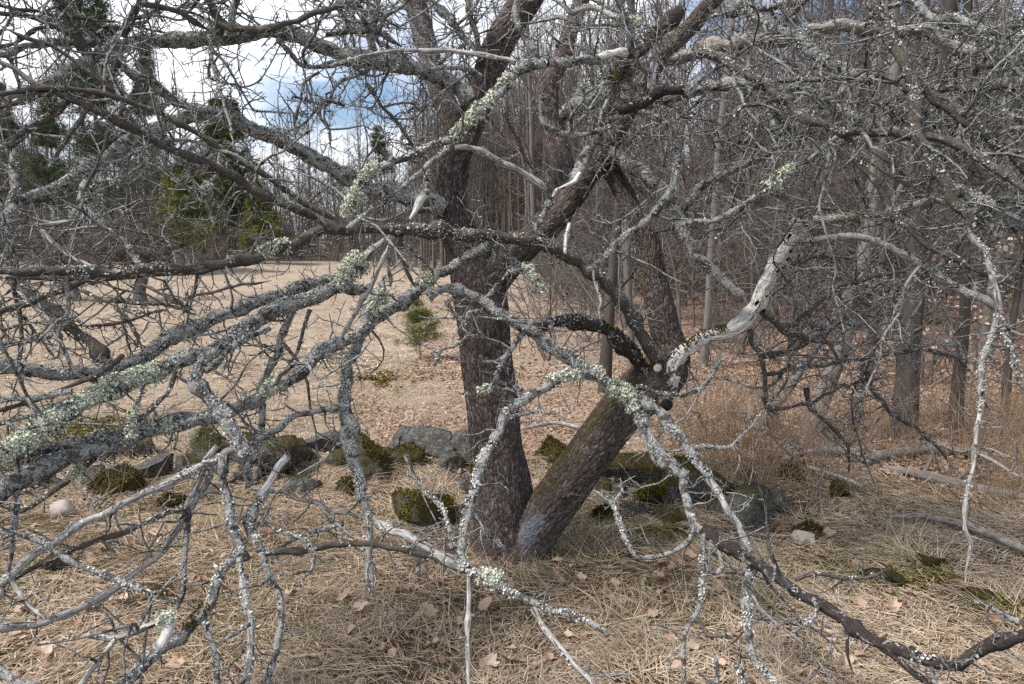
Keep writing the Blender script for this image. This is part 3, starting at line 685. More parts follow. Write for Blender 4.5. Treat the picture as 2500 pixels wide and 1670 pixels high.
B('S', 34, 28, [2.0, 1.9], .5, .5, 'G 60,800 130,930 200,1030 300,1130')
B('L', 80, 60, [1.8, 1.75], 1.0, .8, 'G -100,1480 0,1490 100,1540 250,1600')
B('L', 60, 52, [2.9, 2.8, 2.6], .9, .9, 'D 2000,560 1950,680 1900,830 1850,960 1800,1050 1790,1250 1780,1500 G 1700,60 1700,220')
B('P', 30, 20, [2.8, 2.75], .5, 1.0, 'D 2120,560 2070,700 2020,870 1950,960')
B('L', 52, 46, [2.7, 2.45], .9, .9, 'D 1850,690 1600,800 1500,900 1400,1000')
B('P', 76, 70, [2.6, 2.5], .5, .5, 'D 60,350 250,480 400,590 500,680 620,790 700,890', label='smooth bare bough slanting down to the right')
B('P', 46, 50, [2.4, 2.2], .4, .7, 'D 680,308 600,350 400,430 150,520 0,580 -100,620')
B('S', 34, 28, [2.4, 2.5], .6, .6, 'D 640,275 520,220 400,120 250,0 A 580,1500')
B('P', 24, 26, [2.9, 2.75], .4, 1.2, 'D 560,440 720,500 900,520 1100,520 1250,570 1330,610')
B('P', 24, 30, [2.9, 2.75], .4, 1.2, 'D 980,390 1120,450 1230,520 1320,580')
B('P', 22, 20, [2.8, 2.8], .5, 1.2, 'D 1250,490 1450,440 1650,390 1850,360')
B('P', 20, 22, [2.7, 2.7], .4, 1.0, 'D 630,680 850,650 960,620 1150,550')
B('P', 26, 30, [2.8, 2.75], .4, 1.0, 'D 800,560 880,640 950,760 940,830')
B('L', 54, 40, [2.6, 2.5], 1.0, .6, 'D 2348,1240 2150,1250 2000,1290 1900,1380 1750,1440 1620,1520')
B('P', 36, 30, [2.3, 2.25], .4, .6, 'D 1210,980 1130,1130 1000,1270 900,1350 800,1450 G 600,80 480,170 200,360 0,460', [(.58, .66)])
B('L', 28, 24, [2.3, 2.25], .8, .8, 'D 990,1060 940,1200 900,1330 920,1480', [(.4, .9)])
B('P', 36, 34, [2.3, 2.1], .5, .7, 'D 850,870 650,1010 400,1130 200,1190 0,1250 -100,1280')
B('L', 46, 36, [2.2, 2.1], .8, .8, 'D 500,1120 380,1140 200,1170 60,1160 0,1150 -100,1140')
B('L', 50, 40, [2.2, 2.1], .9, .8, 'D 420,1210 250,1280 100,1310 0,1340')
B('P', 34, 26, [2.5, 2.4], .5, 1.0, 'D 70,0 80,200 100,420 140,560 150,750 160,900')
B('P', 30, 24, [2.45, 2.4], .6, 1.0, 'D 340,600 400,720 420,800 390,900')
B('P', 26, 20, [2.45, 2.4], .6, 1.0, 'D 150,600 250,740 340,860 370,900')
B('P', 26, 20, [2.45, 2.4], .6, 1.0, 'D 0,650 40,740 130,790')
B('S', 38, 34, [2.6, 2.5], .4, .5, 'E 0,760 140,520 200,420 280,250 340,110')
B('P', 36, 30, [2.9, 2.95], .4, .7, 'E 410,50 400,180 460,300 515,400')
B('P', 24, 22, [3.0, 3.0], .5, .7, 'E 430,110 560,220 640,325')
B('L', 32, 28, [2.9, 2.95], .9, .7, 'E 340,200 340,300 360,400')
# --- centre twigs
B('L', 44, 26, [2.9, 2.75, 2.7], .8, .8, 'E 1330,640 1200,790 1130,880 1080,1000 1010,1100 900,1140 800,1130', [(.74, .84)])
B('L', 36, 26, [2.75, 2.7], .8, .5, 'E 1150,870 1060,910 960,920')
B('L', 32, 24, [2.85, 2.8], .9, .8, 'E 930,690 800,800 680,840 640,960')
B('L', 30, 28, [2.9, 2.9], .9, .6, 'E 1450,660 1465,760 1460,830')
B('L', 40, 24, [3.0, 2.95], .7, 1.6, 'E 1000,490 1080,390 1150,310 1230,250 1170,200', moss=[(.3, .5)])
B('L', 34, 30, [2.9, 2.85], .9, 1.0, 'E 1160,310 1270,270 1340,370 1385,450', [(.3, 1)], 'drooping spur shaggy with pale lichen')
B('P', 30, 24, [3.1, 3.1], .6, .8, 'E 1080,50 1070,200 1100,280 1210,260')
B('W', 34, 26, [3.2, 3.15], .1, 0, 'E 1560,-20 1530,175', name='stub')
B('L', 30, 26, [2.95, 2.9], .7, 1.2, 'E 720,500 760,590 860,660 880,580 960,560')
B('L', 74, 64, [2.8, 2.5, 2.25], .9, .6, 'E 1760,1000 1600,1020 1450,1070 1350,1110 1230,1200 1130,1280 1080,1400 1000,1530 H 930,200 880,350 840,530 820,680 860,790', [(.12, .20)], label='lichened branch curving down across the trunk')
B('L', 40, 30, [2.8, 2.75], .8, .7, 'E 1130,1340 1200,1280 1320,1250 1470,1280')
B('K', 30, 34, [3.0, 2.8], .4, .6, 'E 1060,1050 1180,1080 1280,1140')
B('S', 58, 66, [2.5, 2.3, 2.25], .5, .4, 'H 225,460 450,570 700,700 850,780')
B('L', 70, 48, [2.25, 2.0], .9, .4, 'H 840,775 1000,850 1150,930 1350,1010 1550,1090 1700,1150 1850,1225', [(.1, .26)])
B('S', 46, 46, [2.1, 1.9], .4, .3, 'H 1320,1040 1400,1180 1500,1320 1600,1430 1720,1560 1800,1660')
B('S', 40, 36, [2.25, 2.05], .7, .4, 'H 870,800 870,1000 870,1200 875,1400 875,1570 878,1680')
B('L', 36, 40, [2.6, 2.35], .7, .3, 'H 450,10 520,170 620,280 710,390 740,520 775,640')
B('L', 30, 34, [2.3, 2.35], .7, .4, 'H 910,400 980,480 1050,580 1115,630')
B('L', 34, 26, [2.3, 2.3], .9, .3, 'H 540,680 535,740 530,820')
B('L', 34, 30, [2.5, 2.45], 1.0, .3, 'H 870,350 810,370 770,350')
# --- right side: bleached limb and the lower boughs
B('W', 100, 130, [3.62, 3.5, 3.35], .15, .1, 'Z 1520,890,80 F 0,850,92 80,800,96 200,745,96 350,700,104 440,640,118 500,545,122 560,430,118 620,320,116 720,160,112 800,40,108 840,-20,104 C 775,1515,72', label='bleached white dead limb with knot holes', name='limb', moss=[(.03, .42)])
B('S', 50, 56, [3.3, 3.1, 2.9], .2, .3, 'F 840,90 1000,70 1100,60 1300,80 1450,140 1650,260 1850,390 2080,490 2200,560')
B('P', 36, 34, [3.5, 3.6], .3, .6, 'F 470,710 500,800 560,880 580,1000 580,1200 640,1280')
B('P', 46, 30, [3.6, 3.9], .4, .9, 'F 570,875 750,830 900,760 1100,640 1250,480 1400,350 1500,300')
B('P', 32, 26, [3.6, 3.9], .4, .9, 'F 600,1000 900,950 1200,900 1500,870 1700,800')
B('P', 28, 20, [3.6, 3.9], .3, .8, 'F 630,1240 900,1200 1100,1080 1400,1020')
B('P', 32, 28, [3.5, 3.8], .4, .9, 'F 720,700 800,640 950,510 1150,380 1400,320 1600,290')
B('P', 34, 20, [3.7, 3.8], .3, .7, 'F 860,1100 900,1240 1070,1400 1150,1500 I 1150,150')
B('P', 36, 22, [3.8, 3.8], .3, .7, 'F 1280,990 1330,1130 1450,1270 1600,1370 1800,1530 I 1850,100')
B('P', 56, 36, [3.4, 3.6], .6, .9, 'F 560,580 650,640 730,720 880,760 1050,800')
B('P', 24, 18, [3.5, 3.5], .5, 1.0, 'F 1700,830 1900,900 1990,1000')
B('P', 26, 20, [3.4, 3.7], .5, 1.0, 'F 700,280 900,210 1050,200 1200,230')
B('L', 40, 30, [3.5, 3.4], .7, .7, 'F 0,1150 150,1100 230,980 280,850')
B('P', 34, 28, [3.4, 3.3], .6, .5, 'E 1960,1170 2000,1110 2060,1090 2180,1130 2348,1140 F 100,1110')
B('L', 34, 30, [3.0, 3.0], .7, .5, 'F 60,1510 200,1500 340,1500 440,1430 560,1280')

ALL = []            # (P, T, r) of every bough, for later growth
def twig_set(P, T, r, dens, tw, lic, Lsc=1.0):
    """crooked spurs and side twigs on a bough -> twig mesh and lichen points"""
    L = np.linalg.norm(np.diff(P, axis=0), axis=1).sum()
    n1 = max(1, int(L * 46 * tw * dens))
    k = rng.integers(1, len(P) - 1, n1)
    D = unit(perp(T[k]) + T[k]*rng.uniform(-.3, .8, (n1, 1)) + np.array([0, 0, .05]))
    ln = np.clip(np.exp(rng.normal(math.log(0.06), 0.9, n1)) * Lsc, 0.012, 0.55)
    r1 = np.minimum(0.0024 + ln * 0.0105, r[k] * 0.75)
    S = P[k] + D * (r[k] * 0.5)[:, None]
    mb = MB()
    P1, R1 = grow(S, D, ln, r1, 6, 0.25, (0, 0, 0.02), 0.62)
    R1 = R1 * rng.uniform(0.8, 1.35, R1.shape); tubes(mb, P1, R1, 3)
    S2, D2, rr2, b = children(P1, R1, 2.2, 0.2, 0.35)
    l2 = np.clip(ln[b] * rng.uniform(0.12, 0.6, len(b)), 0.01, 0.24)
    P2, R2 = grow(S2, D2, l2, np.minimum(rr2 * 0.85, 0.002 + l2*0.012), 4, 0.26, (0, 0, 0.02), 0.5)
    R2 = R2 * rng.uniform(0.8, 1.4, R2.shape); tubes(mb, P2, R2, 3)
    S3, D3, rr3, b3 = children(P2, R2, 1.0, 0.3, 0.4)
    l3 = np.clip(l2[b3] * rng.uniform(0.2, 0.6, len(b3)), 0.008, 0.09)
    P3, R3 = grow(S3, D3, l3, np.minimum(rr3 * 0.9, 0.0024), 2, 0.3, (0, 0, 0), 0.4); tubes(mb, P3, R3, 3)
    return mb, P1, R1

def add_bough(P, r, mat, lic, tw, pale, label, name, moss, dens=1.0):
    K = len(P); T, U, Vv = frames(P[None]); T, U, Vv = T[0], U[0], Vv[0]
    sides = int(np.clip(r.max() / 0.0022, 8, 28))
    th = np.linspace(0, 2*np.pi, sides, endpoint=False)
    L = np.concatenate([[0], np.cumsum(np.linalg.norm(np.diff(P, axis=0), axis=1))])
    off = rng.uniform(0, 99)
    nz = np.stack([np.cos(th)[None]*r[:, None]*40 + off, np.sin(th)[None]*r[:, None]*40, (L*26)[:, None]*np.ones((1, sides))], -1)
    if mat in 'WST':
        nz[..., 2] *= 0.35; lump = 0.34*(fbm(nz*1.4, 3) - 0.5) + 0.34*(fbm(nz*np.array([2.6, 2.6, .8]) + 3, 2) - .5)
    else: lump = 0.50*(fbm(nz, 3) - 0.5) + 0.30*np.clip(lic, .15, 1)*(fbm(nz*3.1 + 5, 2) - 0.5)
    rad = r[:, None] * (1 + lump)
    # blunt end
    Pe = np.vstack([P, P[-1] + T[-1]*r[-1]*0.35]); rade = np.vstack([rad, np.full((1, sides), 1e-4)])
    mb = MB(); tubes(mb, Pe[None], rade[None], sides)
    o = obj(name, mb.mesh(name, M[mat], BASE), apple)
    if label: o['label'] = label
    if tw > 0:
        tm, P1, R1 = twig_set(P, T, r, dens, tw, lic)
        tag(obj('twigs', tm.mesh('twigs', M['twig'], BASE), o), kind='stuff')
    def cover(m, lo, hi, s0, s1, thick, up=0.0):
        f = rng.uniform(lo, hi, m) * (K-1); k = np.minimum(f.astype(int), K-2); w = (f-k)[:, None]
        a = rng.uniform(0, 2*np.pi, m)
        N = np.cos(a)[:, None]*U[k] + np.sin(a)[:, None]*Vv[k]
        if up:
            q = N[:, 2] > rng.uniform(-up, 0.7, m); k, w, N, m = k[q], w[q], N[q], q.sum()
        C = P[k]*(1-w) + P[k+1]*w + N*(r[k]*rng.uniform(0.93, 1.06, m) + thick*rng.uniform(0, 1, m)**2)[:, None]
        return C, unit(N + rng.normal(0, .35, N.shape)), rng.uniform(s0, s1, m)
    area = (2*np.pi*r[:-1]*np.diff(L)).sum()
    if lic > 0.05:
        C, N, s = cover(int(area*(.45 + .55*lic)*22000) + 4, 0, 1, .0016, .0055, .0035, 1.3)
        q = fbm(C*13 + off, 3) > (0.69 - 0.20*lic); C, N, s = C[q], N[q], s[q]
        if len(C):
            lm = MB(); flakes(lm, C, N, s, 1.1, 4)
            tag(obj('lichen', lm.mesh('lichen', M['lichen'], BASE), o), kind='stuff')
    if pale:
        lm = MB()
        for a, b in pale:
            C, N, s = cover(int(area*(b-a)*240000) + 80, max(0, a-.01), min(1, b+.01), .0020, .0060, .018, 0.9)
            q = fbm(C*30 + off, 3) > .41; flakes(lm, C[q], N[q], s[q], 1.5, 4)
        ob = tag(obj('pale_lichen', lm.mesh('pale_lichen', M['pale'], BASE), o), kind='stuff')
    if moss:
        lm = MB()
        for a, b in moss:
            C, N, s = cover(int(area*(b-a)*30000) + 30, a, b, .0025, .006, .009, 0.1); flakes(lm, C, N, s, 1.6, 4)
        tag(obj('moss', lm.mesh('moss', M['moss'], BASE), o), kind='stuff')
    ALL.append((P, T, r))
    return o

for mat, w0, w1, dep, lic, tw, s, pale, label, name, moss in BR:
    pts = parse(s)
    Q = path3(pts, dep, w0, w1) if pts[0][2] is None else path3(pts, dep)
    step = float(np.clip(Q[:, 3].mean()*0.55, 0.006, 0.016))
    Q = .45*catmull(Q, step) + .55*linear(Q, step); P, r = Q[:, :3], np.maximum(Q[:, 3], .002)
    K = len(P); e = 0.03/step
    P = P + smooth_rand(K, max(3, e*2.2), 1.0) * np.minimum(0.22*r + .0016, .006)[:, None]
    r = r * (.84 if mat == 'L' else .92) * (1 + smooth_rand(K, max(2, e), 0.09, 1)[:, 0])
    for kk in rng.integers(0, K, max(1, int(K*step*7)) if mat != 'W' else 0):          # knuckles and collars
        r = r * (1 + rng.uniform(.08, .42)*np.exp(-((np.arange(K)-kk)*step/(1.1*r[kk] + .004))**2))
    if w1 < 37 and name == 'branch': r = r * np.minimum(1, .25 + .75*np.linspace(1, 0, K)/.14)
    add_bough(P, r, mat, lic, tw, pale, label, name, moss)

# tangle of finer boughs in the crown, each grown from a traced bough
FINE = MB()
def crown_tangle(nb, px_lo, px_hi, py_lo, py_hi, dmin, Lr, up, own=20):
    got = 0; tries = 0
    while got < nb and tries < 6000:
        tries += 1
        P, T, r = ALL[random.randrange(NTR)]
        k = random.randrange(2, len(P)-1); p = P[k]
        v = p - np.array([0, 0, CAM_H]); c, s = math.cos(PITCH), math.sin(PITCH)
        dz = v[1]*c - v[2]*s; yy = v[1]*s + v[2]*c
        px, py = 1250 + FPX*v[0]/dz, 835 - FPX*yy/dz
        if not (px_lo < px < px_hi and py_lo < py < py_hi and dz > dmin): continue
        D = unit(perp(T[k:k+1]) + T[k:k+1]*0.5 + np.array([[0, 0.5, up]]))
        L = random.uniform(*Lr)
        P1, R1 = grow(p[None], D, np.array([L]), np.array([min(r[k]*0.8, random.uniform(.006, .013))]), 10, 0.30, (0, 0.02, -0.03 if up <= 0 else 0.02), 0.55)
        Q = catmull(np.concatenate([P1[0], R1[0][:, None]], 1), 0.012)
        Pq, rq = Q[:, :3], np.maximum(Q[:, 3], .0015)
        if got < own: add_bough(Pq, rq, random.choice('LPPL'), 0.5, 1.0, (), None, 'branch', ())
        else:
            tubes(FINE, Pq[None], rq[None], 7); tm, _, _ = twig_set(Pq, frames(Pq[None])[0][0], rq, 1.0, 1.0, 0)
            for Vx, Qx, Cx in zip(tm.V, tm.Q, tm.C): FINE.add(Vx, Qx - Qx.min(), C=Cx)
        got += 1
NTR = len(ALL)
crown_tangle(62, 1650, 2600, -150, 560, 2.4, (0.3, 1.0), -0.1, 45)
crown_tangle(44, -100, 900, -150, 560, 2.3, (0.25, 0.8), 0.1, 25)
crown_tangle(40, 850, 1700, -150, 420, 2.8, (0.3, 0.9), 0.3, 12)
crown_tangle(24, 1900, 2500, 560, 1050, 3.3, (0.3, 0.8), -0.1, 10)
crown_tangle(12, -100, 700, 560, 1000, 2.2, (0.2, 0.5), -0.2, 8)
tag(obj('fine_branches', FINE.mesh('fine_branches', M['twig'], BASE), apple), kind='stuff')

# cut ends, knot holes
def disc_stub(name, tile, x, y, d, rpx, mat, label, axis, ln):
    px, py = src(tile, x, y); p = at(px, py, d); r = rpx/TS*d/FPX; a = unit(np.array(axis, float))
    P = np.array([p - a*ln, p - a*ln*.5, p - a*.004, p, p + a*.0006]); Rr = np.array([r*1.1, r*1.06, r*1.02, r*.97, 1e-4])
    mb = MB(); K = len(P); tubes(mb, P[None], Rr[None], 20)
    o = obj(name, mb.mesh(name, M['trunk'], BASE), apple)
    f = MB(); P2 = np.array([p + a*.0012, p + a*.0016, p + a*.0018]); tubes(f, P2[None], np.array([[r*.88, r*.86, 1e-4]])*np.ones((1, 3)), 20)
    obj('cut_face', f.mesh('cut_face', M[mat], BASE, smooth=False), o); o['label'] = label
disc_stub('stub', 'E', 2168, 962, 3.42, 30, 'cut', 'small sawn stub with a pale cut face', (-.25, -1, .1), .16)
disc_stub('stub', 'E', 2228, 1210, 3.44, 46, 'rot', 'sawn stub with a black rotten face', (-.05, -1, .0), .16)
km = MB()
for tx, ty, q in ((740, 65, 1.1), (755, 160, 1.0), (735, 215, .9), (665, 300, .8), (520, 515, 1.1), (590, 470, .6)):
    px, py = src('F', tx, ty); p = at(px, py, 3.33 if ty < 400 else 3.4); r = 17/TS*3.4/FPX*q
    th = np.linspace(0, 2*np.pi, 12, endpoint=False)
    ringp = np.stack([np.cos(th)*r*.62 + np.sin(th)*r*.5, np.full(12, 0.0), np.sin(th)*r*1.15], -1)*rng.uniform(.55, 1.3, (12, 1)) + p - np.array([0, .014, 0])
    km.add(np.vstack([ringp, ringp*0.5 + p*0.5 + np.array([0, .012, 0]), (p + np.array([0, .02, 0]))[None]]),
           [[i, (i+1) % 12, 12+(i+1) % 12, 12+i] for i in range(12)], [[12+i, 12+(i+1) % 12, 24] for i in range(12)])
tag(obj('knot_holes', km.mesh('knot_holes', M['rot'], BASE), apple), kind='stuff')

# ------------------------------------------------------------------ stone wall (a tumbled row of field stones)
def stone_mesh(sx, sy, sz, seed, moss, sub=3, mat='stone'):
    import bmesh
    bm = bmesh.new(); bmesh.ops.create_icosphere(bm, subdivisions=sub, radius=1.0)
    V = np.array([v.co[:] for v in bm.verts]); F = [[v.index for v in f.verts] for f in bm.faces]; bm.free()
    r_ = np.random.default_rng(seed)
    # chip flat facets off the ball
    for q in range(15):
        d = unit(r_.normal(0, 1, 3)*np.array([1, 1, 1.3])); h = r_.uniform(.36, .74); t = V @ d
        V = V - np.maximum(t - h, 0)[:, None] * d
    V = V * (1 + 0.30*(fbm(V*2.4 + seed, 3)[:, None] - .5) + 0.16*(fbm(V*8 + seed, 3)[:, None] - .5))
    V = V / np.abs(V).max(0) * np.array([sx, sy, sz]) * .5
    mb = MB(); mb.add(V, T=F, S=np.full(len(V), moss))
    return mb.mesh('stone', M[mat])

wall = obj('stone_wall', None, loc=(0, 4.75, float(H(0, 4.75))))
tag(wall, 'low tumbled mossy field-stone wall running behind the apple trunk', 'wall')
WB = np.array(wall.location)
# centre x, bottom y (Z picture pixels), width, height, depth m, moss, distance offset
STONES = [(310, 1078, 130, 75, .40, .55, .25), (357, 1112, 100, 62, .30, .30, 0), (200, 1085, 120, 70, .35, .62, .2), (255, 1150, 130, 70, .32, .70, 0),
          (90, 1110, 140, 80, .4, .6, .2), (640, 1130, 130, 105, .42, .60, .1), (560, 1075, 120, 70, .35, .6, .3), (615, 1040, 60, 40, .2, .7, .35), (700, 1135, 100, 52, .25, .35, -.05),
          (752, 1062, 120, 44, .34, .3, .25), (850, 1135, 120, 100, .40, .65, .15), (800, 1150, 70, 40, .25, .7, 0),
          (962, 1088, 175, 58, .42, .30, .22), (930, 1135, 120, 60, .3, .62, .3), (1066, 1098, 80, 70, .32, .35, .25), (1110, 1150, 90, 60, .3, .7, .2), (1035, 1150, 80, 45, .3, .5, .35),
          (965, 1212, 165, 92, .34, .72, -.05), (440, 1120, 110, 70, .35, .5, .2), (480, 1075, 90, 55, .3, .6, .4),
          (395, 1172, 75, 38, .2, .72, 0), (1270, 1130, 120, 60, .35, .7, .3), (1435, 1150, 230, 68, .42, .66, .15), (1497, 1152, 75, 52, .22, .85, -.1),
          (1560, 1165, 120, 80, .35, .62, .15), (1715, 1228, 190, 92, .44, .52, .05), (1625, 1205, 140, 80, .4, .60, .2), (1790, 1225, 90, 65, .3, .35, .15),
          (1385, 1205, 80, 40, .2, .75, .0), (1540, 1215, 110, 55, .3, .6, 0), (1460, 1200, 90, 45, .25, .5, .05), (1860, 1250, 90, 50, .25, .7, 0)]
sr = random.Random(21)
STONES += [(sr.uniform(40, 1120), sr.uniform(1085, 1150), sr.uniform(45, 95), sr.uniform(25, 48), sr.uniform(.15, .28), sr.uniform(.25, .6), sr.uniform(0, .35)) for _ in range(26)]
STONES += [(sr.uniform(1340, 1840), sr.uniform(1120, 1215), sr.uniform(45, 90), sr.uniform(22, 42), sr.uniform(.15, .25), sr.uniform(.3, .65), sr.uniform(0, .3)) for _ in range(14)]
for i, (x, yb, w, h, dp, mo, do) in enumerate(STONES):
    p, d = ground_hit(x/ZS, yb/ZS); k = (d + do + dp/2) / FPX / ZS
    c = np.array([0, 0, CAM_H]) + ray(x/ZS, yb/ZS)*1.0
    X0 = p[0]*(d+do+dp/2)/d; Y0 = p[1] + do + dp/2
    sz = h*k*.85 + .09
    lift = {12: .05, 9: .06}.get(i, 0.)
    o = obj('stone', stone_mesh(w*k*1.02, dp, sz, 40+i, mo, 4 if i < 32 else 3), wall, rotz=random.uniform(-.25, .25))
    o.location = Vector((X0, Y0, float(H(X0, Y0)) - .085 + lift + sz/2)) - Vector(WB)
    o.rotation_euler = (random.uniform(-.1, .1), random.uniform(-.12, .12), random.uniform(-.3, .3))
    if mo > .6:
        me = o.data; VV = np.empty(len(me.vertices)*3); me.vertices.foreach_get('co', VV); VV = VV.reshape(-1, 3)
        NN = np.empty(len(me.vertices)*3); me.vertices.foreach_get('normal', NN); NN = NN.reshape(-1, 3)
        q = rng.integers(0, len(VV), int(4200*mo)); q = q[(fbm(VV[q]*9 + i, 3) + .30*NN[q, 2] + .6*(mo-.6)) > .64]
        if len(q):
            fm = MB(); flakes(fm, VV[q] + rng.normal(0, .007, (len(q), 3)) + NN[q]*.004, unit(NN[q] + rng.normal(0, .6, (len(q), 3))), rng.uniform(.003, .008, len(q)), 1.7, 4)
            tag(obj('moss', fm.mesh('moss', M['mossg'] if i in (17, 23) else M['moss']), o), kind='stuff')

def loose(x, yb, w, h, mo, label, mat='stone', cat='stone', name='stone_boulder', dp=.18):
    p, d = ground_hit(x/ZS, yb/ZS); k = d/FPX/ZS; sz = h*k*1.2 + .03
    o = obj(name, stone_mesh(w*k, dp, sz, int(x), mo, 3, mat), loc=(p[0], p[1]+dp/2, float(H(p[0], p[1]+dp/2)) - .03 + sz/2))
    o.rotation_euler = (.1, random.uniform(-.15, .15), random.uniform(-.3, .3)); tag(o, label, cat, 'loose stones in the grass')
loose(118, 1192, 72, 34, .05, 'small pale pinkish stone lying in the grass at far left', 'quartz')
loose(1862, 1262, 54, 24, .05, 'small white stone right of the big mossy boulder', 'quartz')
loose(100, 1330, 90, 50, .62, 'half-buried mossy stone under the lower left branches')
loose(2062, 1362, 135, 36, .72, 'low mossy hummock stone in the lower right grass')
loose(2290, 1400, 110, 24, .66, 'flat mossy stone near the right edge')
loose(2155, 1318, 105, 24, .80, 'brown crumbly rotten stump lump in the weeds')
loose(1932, 1150, 44, 44, .95, 'bright yellow-green mossy lump in the tan weeds', dp=.1)
loose(2062, 1062, 40, 16, .95, 'little mossy lump beside the fallen logs', dp=.1)

# ------------------------------------------------------------------ fallen wood on the right
def log(s, lift, label, name='fallen_log', mat='bark1', cat='log', twigs=0, group=None):
    pts = parse(s); Q = []
    for px, py, w in pts:
        p, d = ground_hit(px, py); r = .5*w*d/FPX; Q.append([p[0], p[1], p[2] + r*.6 + lift, r])
    Q = np.array(Q); base = Q[0, :3].copy(); base[2] = float(H(base[0], base[1]))
    Q = catmull(Q, .03); K = len(Q); P = Q[:, :3] + smooth_rand(K, 6, .008); r = Q[:, 3]*(1+smooth_rand(K, 4, .06, 1)[:, 0])
    P = np.vstack([P[0]+(P[0]-P[1])*.1, P, P[-1]+(P[-1]-P[-2])*.1]); r = np.concatenate([[1e-3], r, [1e-3]])
    mb = MB(); tubes(mb, P[None], r[None], 12)
    e = obj(name, None, loc=tuple(base)); obj('stem', mb.mesh('stem', M[mat], base), e)
    if twigs:
        T = frames(P[None])[0][0]; k = rng.integers(2, len(P)-2, twigs); D = unit(perp(T[k]) + T[k]*.6 + np.array([0, 0, .6]))
        P1, R1 = grow(P[k], D, rng.uniform(.1, .5, twigs), r[k]*.45, 7, .25); m2 = MB(); tubes(m2, P1, R1, 5)
        S, D, rr, b = children(P1, R1, 2.); P2, R2 = grow(S, D, rng.uniform(.05, .2, len(b)), rr*.7, 5, .3); tubes(m2, P2, R2, 4)
        tag(obj('side_twigs', m2.mesh('side_twigs', M[mat], base), e), kind='stuff')
    tag(e, label, cat, group)
log('Z 1985,1068,26 2060,1052,24 2150,1046,22 2240,1058,20 2347,1090,18 2440,1110,16', .03, 'slender grey fallen log, upper of the two at the right', twigs=10)
log('Z 2020,1082,24 2110,1098,26 2200,1118,26 2347,1150,24 2450,1170,24', .0, 'brown fallen log lying just below the slender grey one', twigs=6)
log('Z 2036,1205,6 2110,1208,14 2200,1226,18 2290,1262,18 2347,1285,18 2440,1320,18', .05, 'peeled tan dead branch lying in the weeds at the right edge', mat='T', name='dead_branch', cat='branch')
log('Z 1850,1092,8 1930,1120,10 1975,1145,10', .06, 'short pale stick slanting in the weeds left of the yellow moss', mat='S', name='fallen_stick', cat='stick')
log('Z 1800,1070,10 1880,1052,16 1950,1060,20 1990,1078,14', .05, 'crooked pale bough at the left end of the fallen logs', mat='S', name='fallen_stick', cat='stick', twigs=6)
log('Z 2230,1395,8 2300,1430,14 2347,1452,16 2420,1480,16', .03, 'lichened stick leaning into the right edge near the mossy stone', mat='L', name='fallen_stick', cat='stick', twigs=6)
log('Z 1600,985,8 1680,960,10 1760,975,9 1840,1000,8', .05, 'thin grey stick on the leaf litter behind the leaning trunk', mat='S', name='fallen_stick', cat='stick', twigs=4)
log('Z 1200,1000,7 1270,985,9 1330,995,7', .05, 'thin stick on the leaf litter between the two trunks', mat='S', name='fallen_stick', cat='stick', twigs=3)

# ------------------------------------------------------------------ background woods
def trunk_path(h, lean, kink, K=16):
    P, _ = grow(np.zeros((1, 3)), np.array([[lean[0], lean[1], 1]]), np.array([h]), np.array([1.]), K, kink, (0, 0, .05))
    return P

def tree_variant(seed, h, r, crown_lo, n1, blen, fine=1.0, kink=.06, sides=9, up=.7, bare_r=.35):
    global rng
    keep = rng; rng = np.random.default_rng(seed)
    P = trunk_path(h, rng.normal(0, .05, 2), kink)
    t = np.linspace(0, 1, P.shape[1]); Rr = (r*(1 - .88*t)*(1 + .5*np.exp(-t*22)))[None]
    tm = MB(); P[0, 0, 2] -= .3; tubes(tm, P, Rr, sides)
    cm = MB(); m = n1
    f = rng.uniform(crown_lo, .99, m)*(P.shape[1]-1); k = np.minimum(f.astype(int), P.shape[1]-2); w = (f-k)[:, None]
    S = P[0, k]*(1-w) + P[0, k+1]*w; az = rng.uniform(0, 2*np.pi, m)
    D = np.stack([np.cos(az), np.sin(az), np.full(m, up) + rng.normal(0, .25, m)], -1)
    tt = f/(P.shape[1]-1); ln = blen*(1.15 - tt)*rng.uniform(.5, 1.2, m) + .25
    P1, R1 = grow(S, D, ln, np.minimum(Rr[0, k]*.6, .008+.012*ln), 9, .16, (0, 0, .05), .8); tubes(cm, P1, R1, 5)
    S, D, rr, b = children(P1, R1, 7*fine, .15, .8, .15); l2 = ln[b]*rng.uniform(.2, .55, len(b))
    P2, R2 = grow(S, D, l2, np.minimum(rr*.65, .004+.008*l2), 6, .2, (0, 0, .04), .7); tubes(cm, P2, R2, 4)
    S, D, rr, b = children(P2, R2, 3.6*fine, .15, .8, .1); l3 = np.clip(l2[b]*rng.uniform(.3, .7, len(b)), .12, 1.)
    P3, R3 = grow(S, D, l3, np.clip(rr*.7, .003, .007), 4, .2, (0, 0, .03), .5); tubes(cm, P3, R3, 3)
    rng = keep
    return [('trunk', tm.mesh('trunk', M['bark1'])), ('crown', cm.mesh('crown', M['btwig']))]

def place(var, name, x, y, rotz, sc, label, cat, group=None, dz=0.):
    z = float(H(x, y)) + dz
    e = obj(name, None, loc=(x, y, z), rotz=rotz, scale=sc)
    for nm, me in var: obj(nm, me, e)
    return tag(e, label, cat, group)

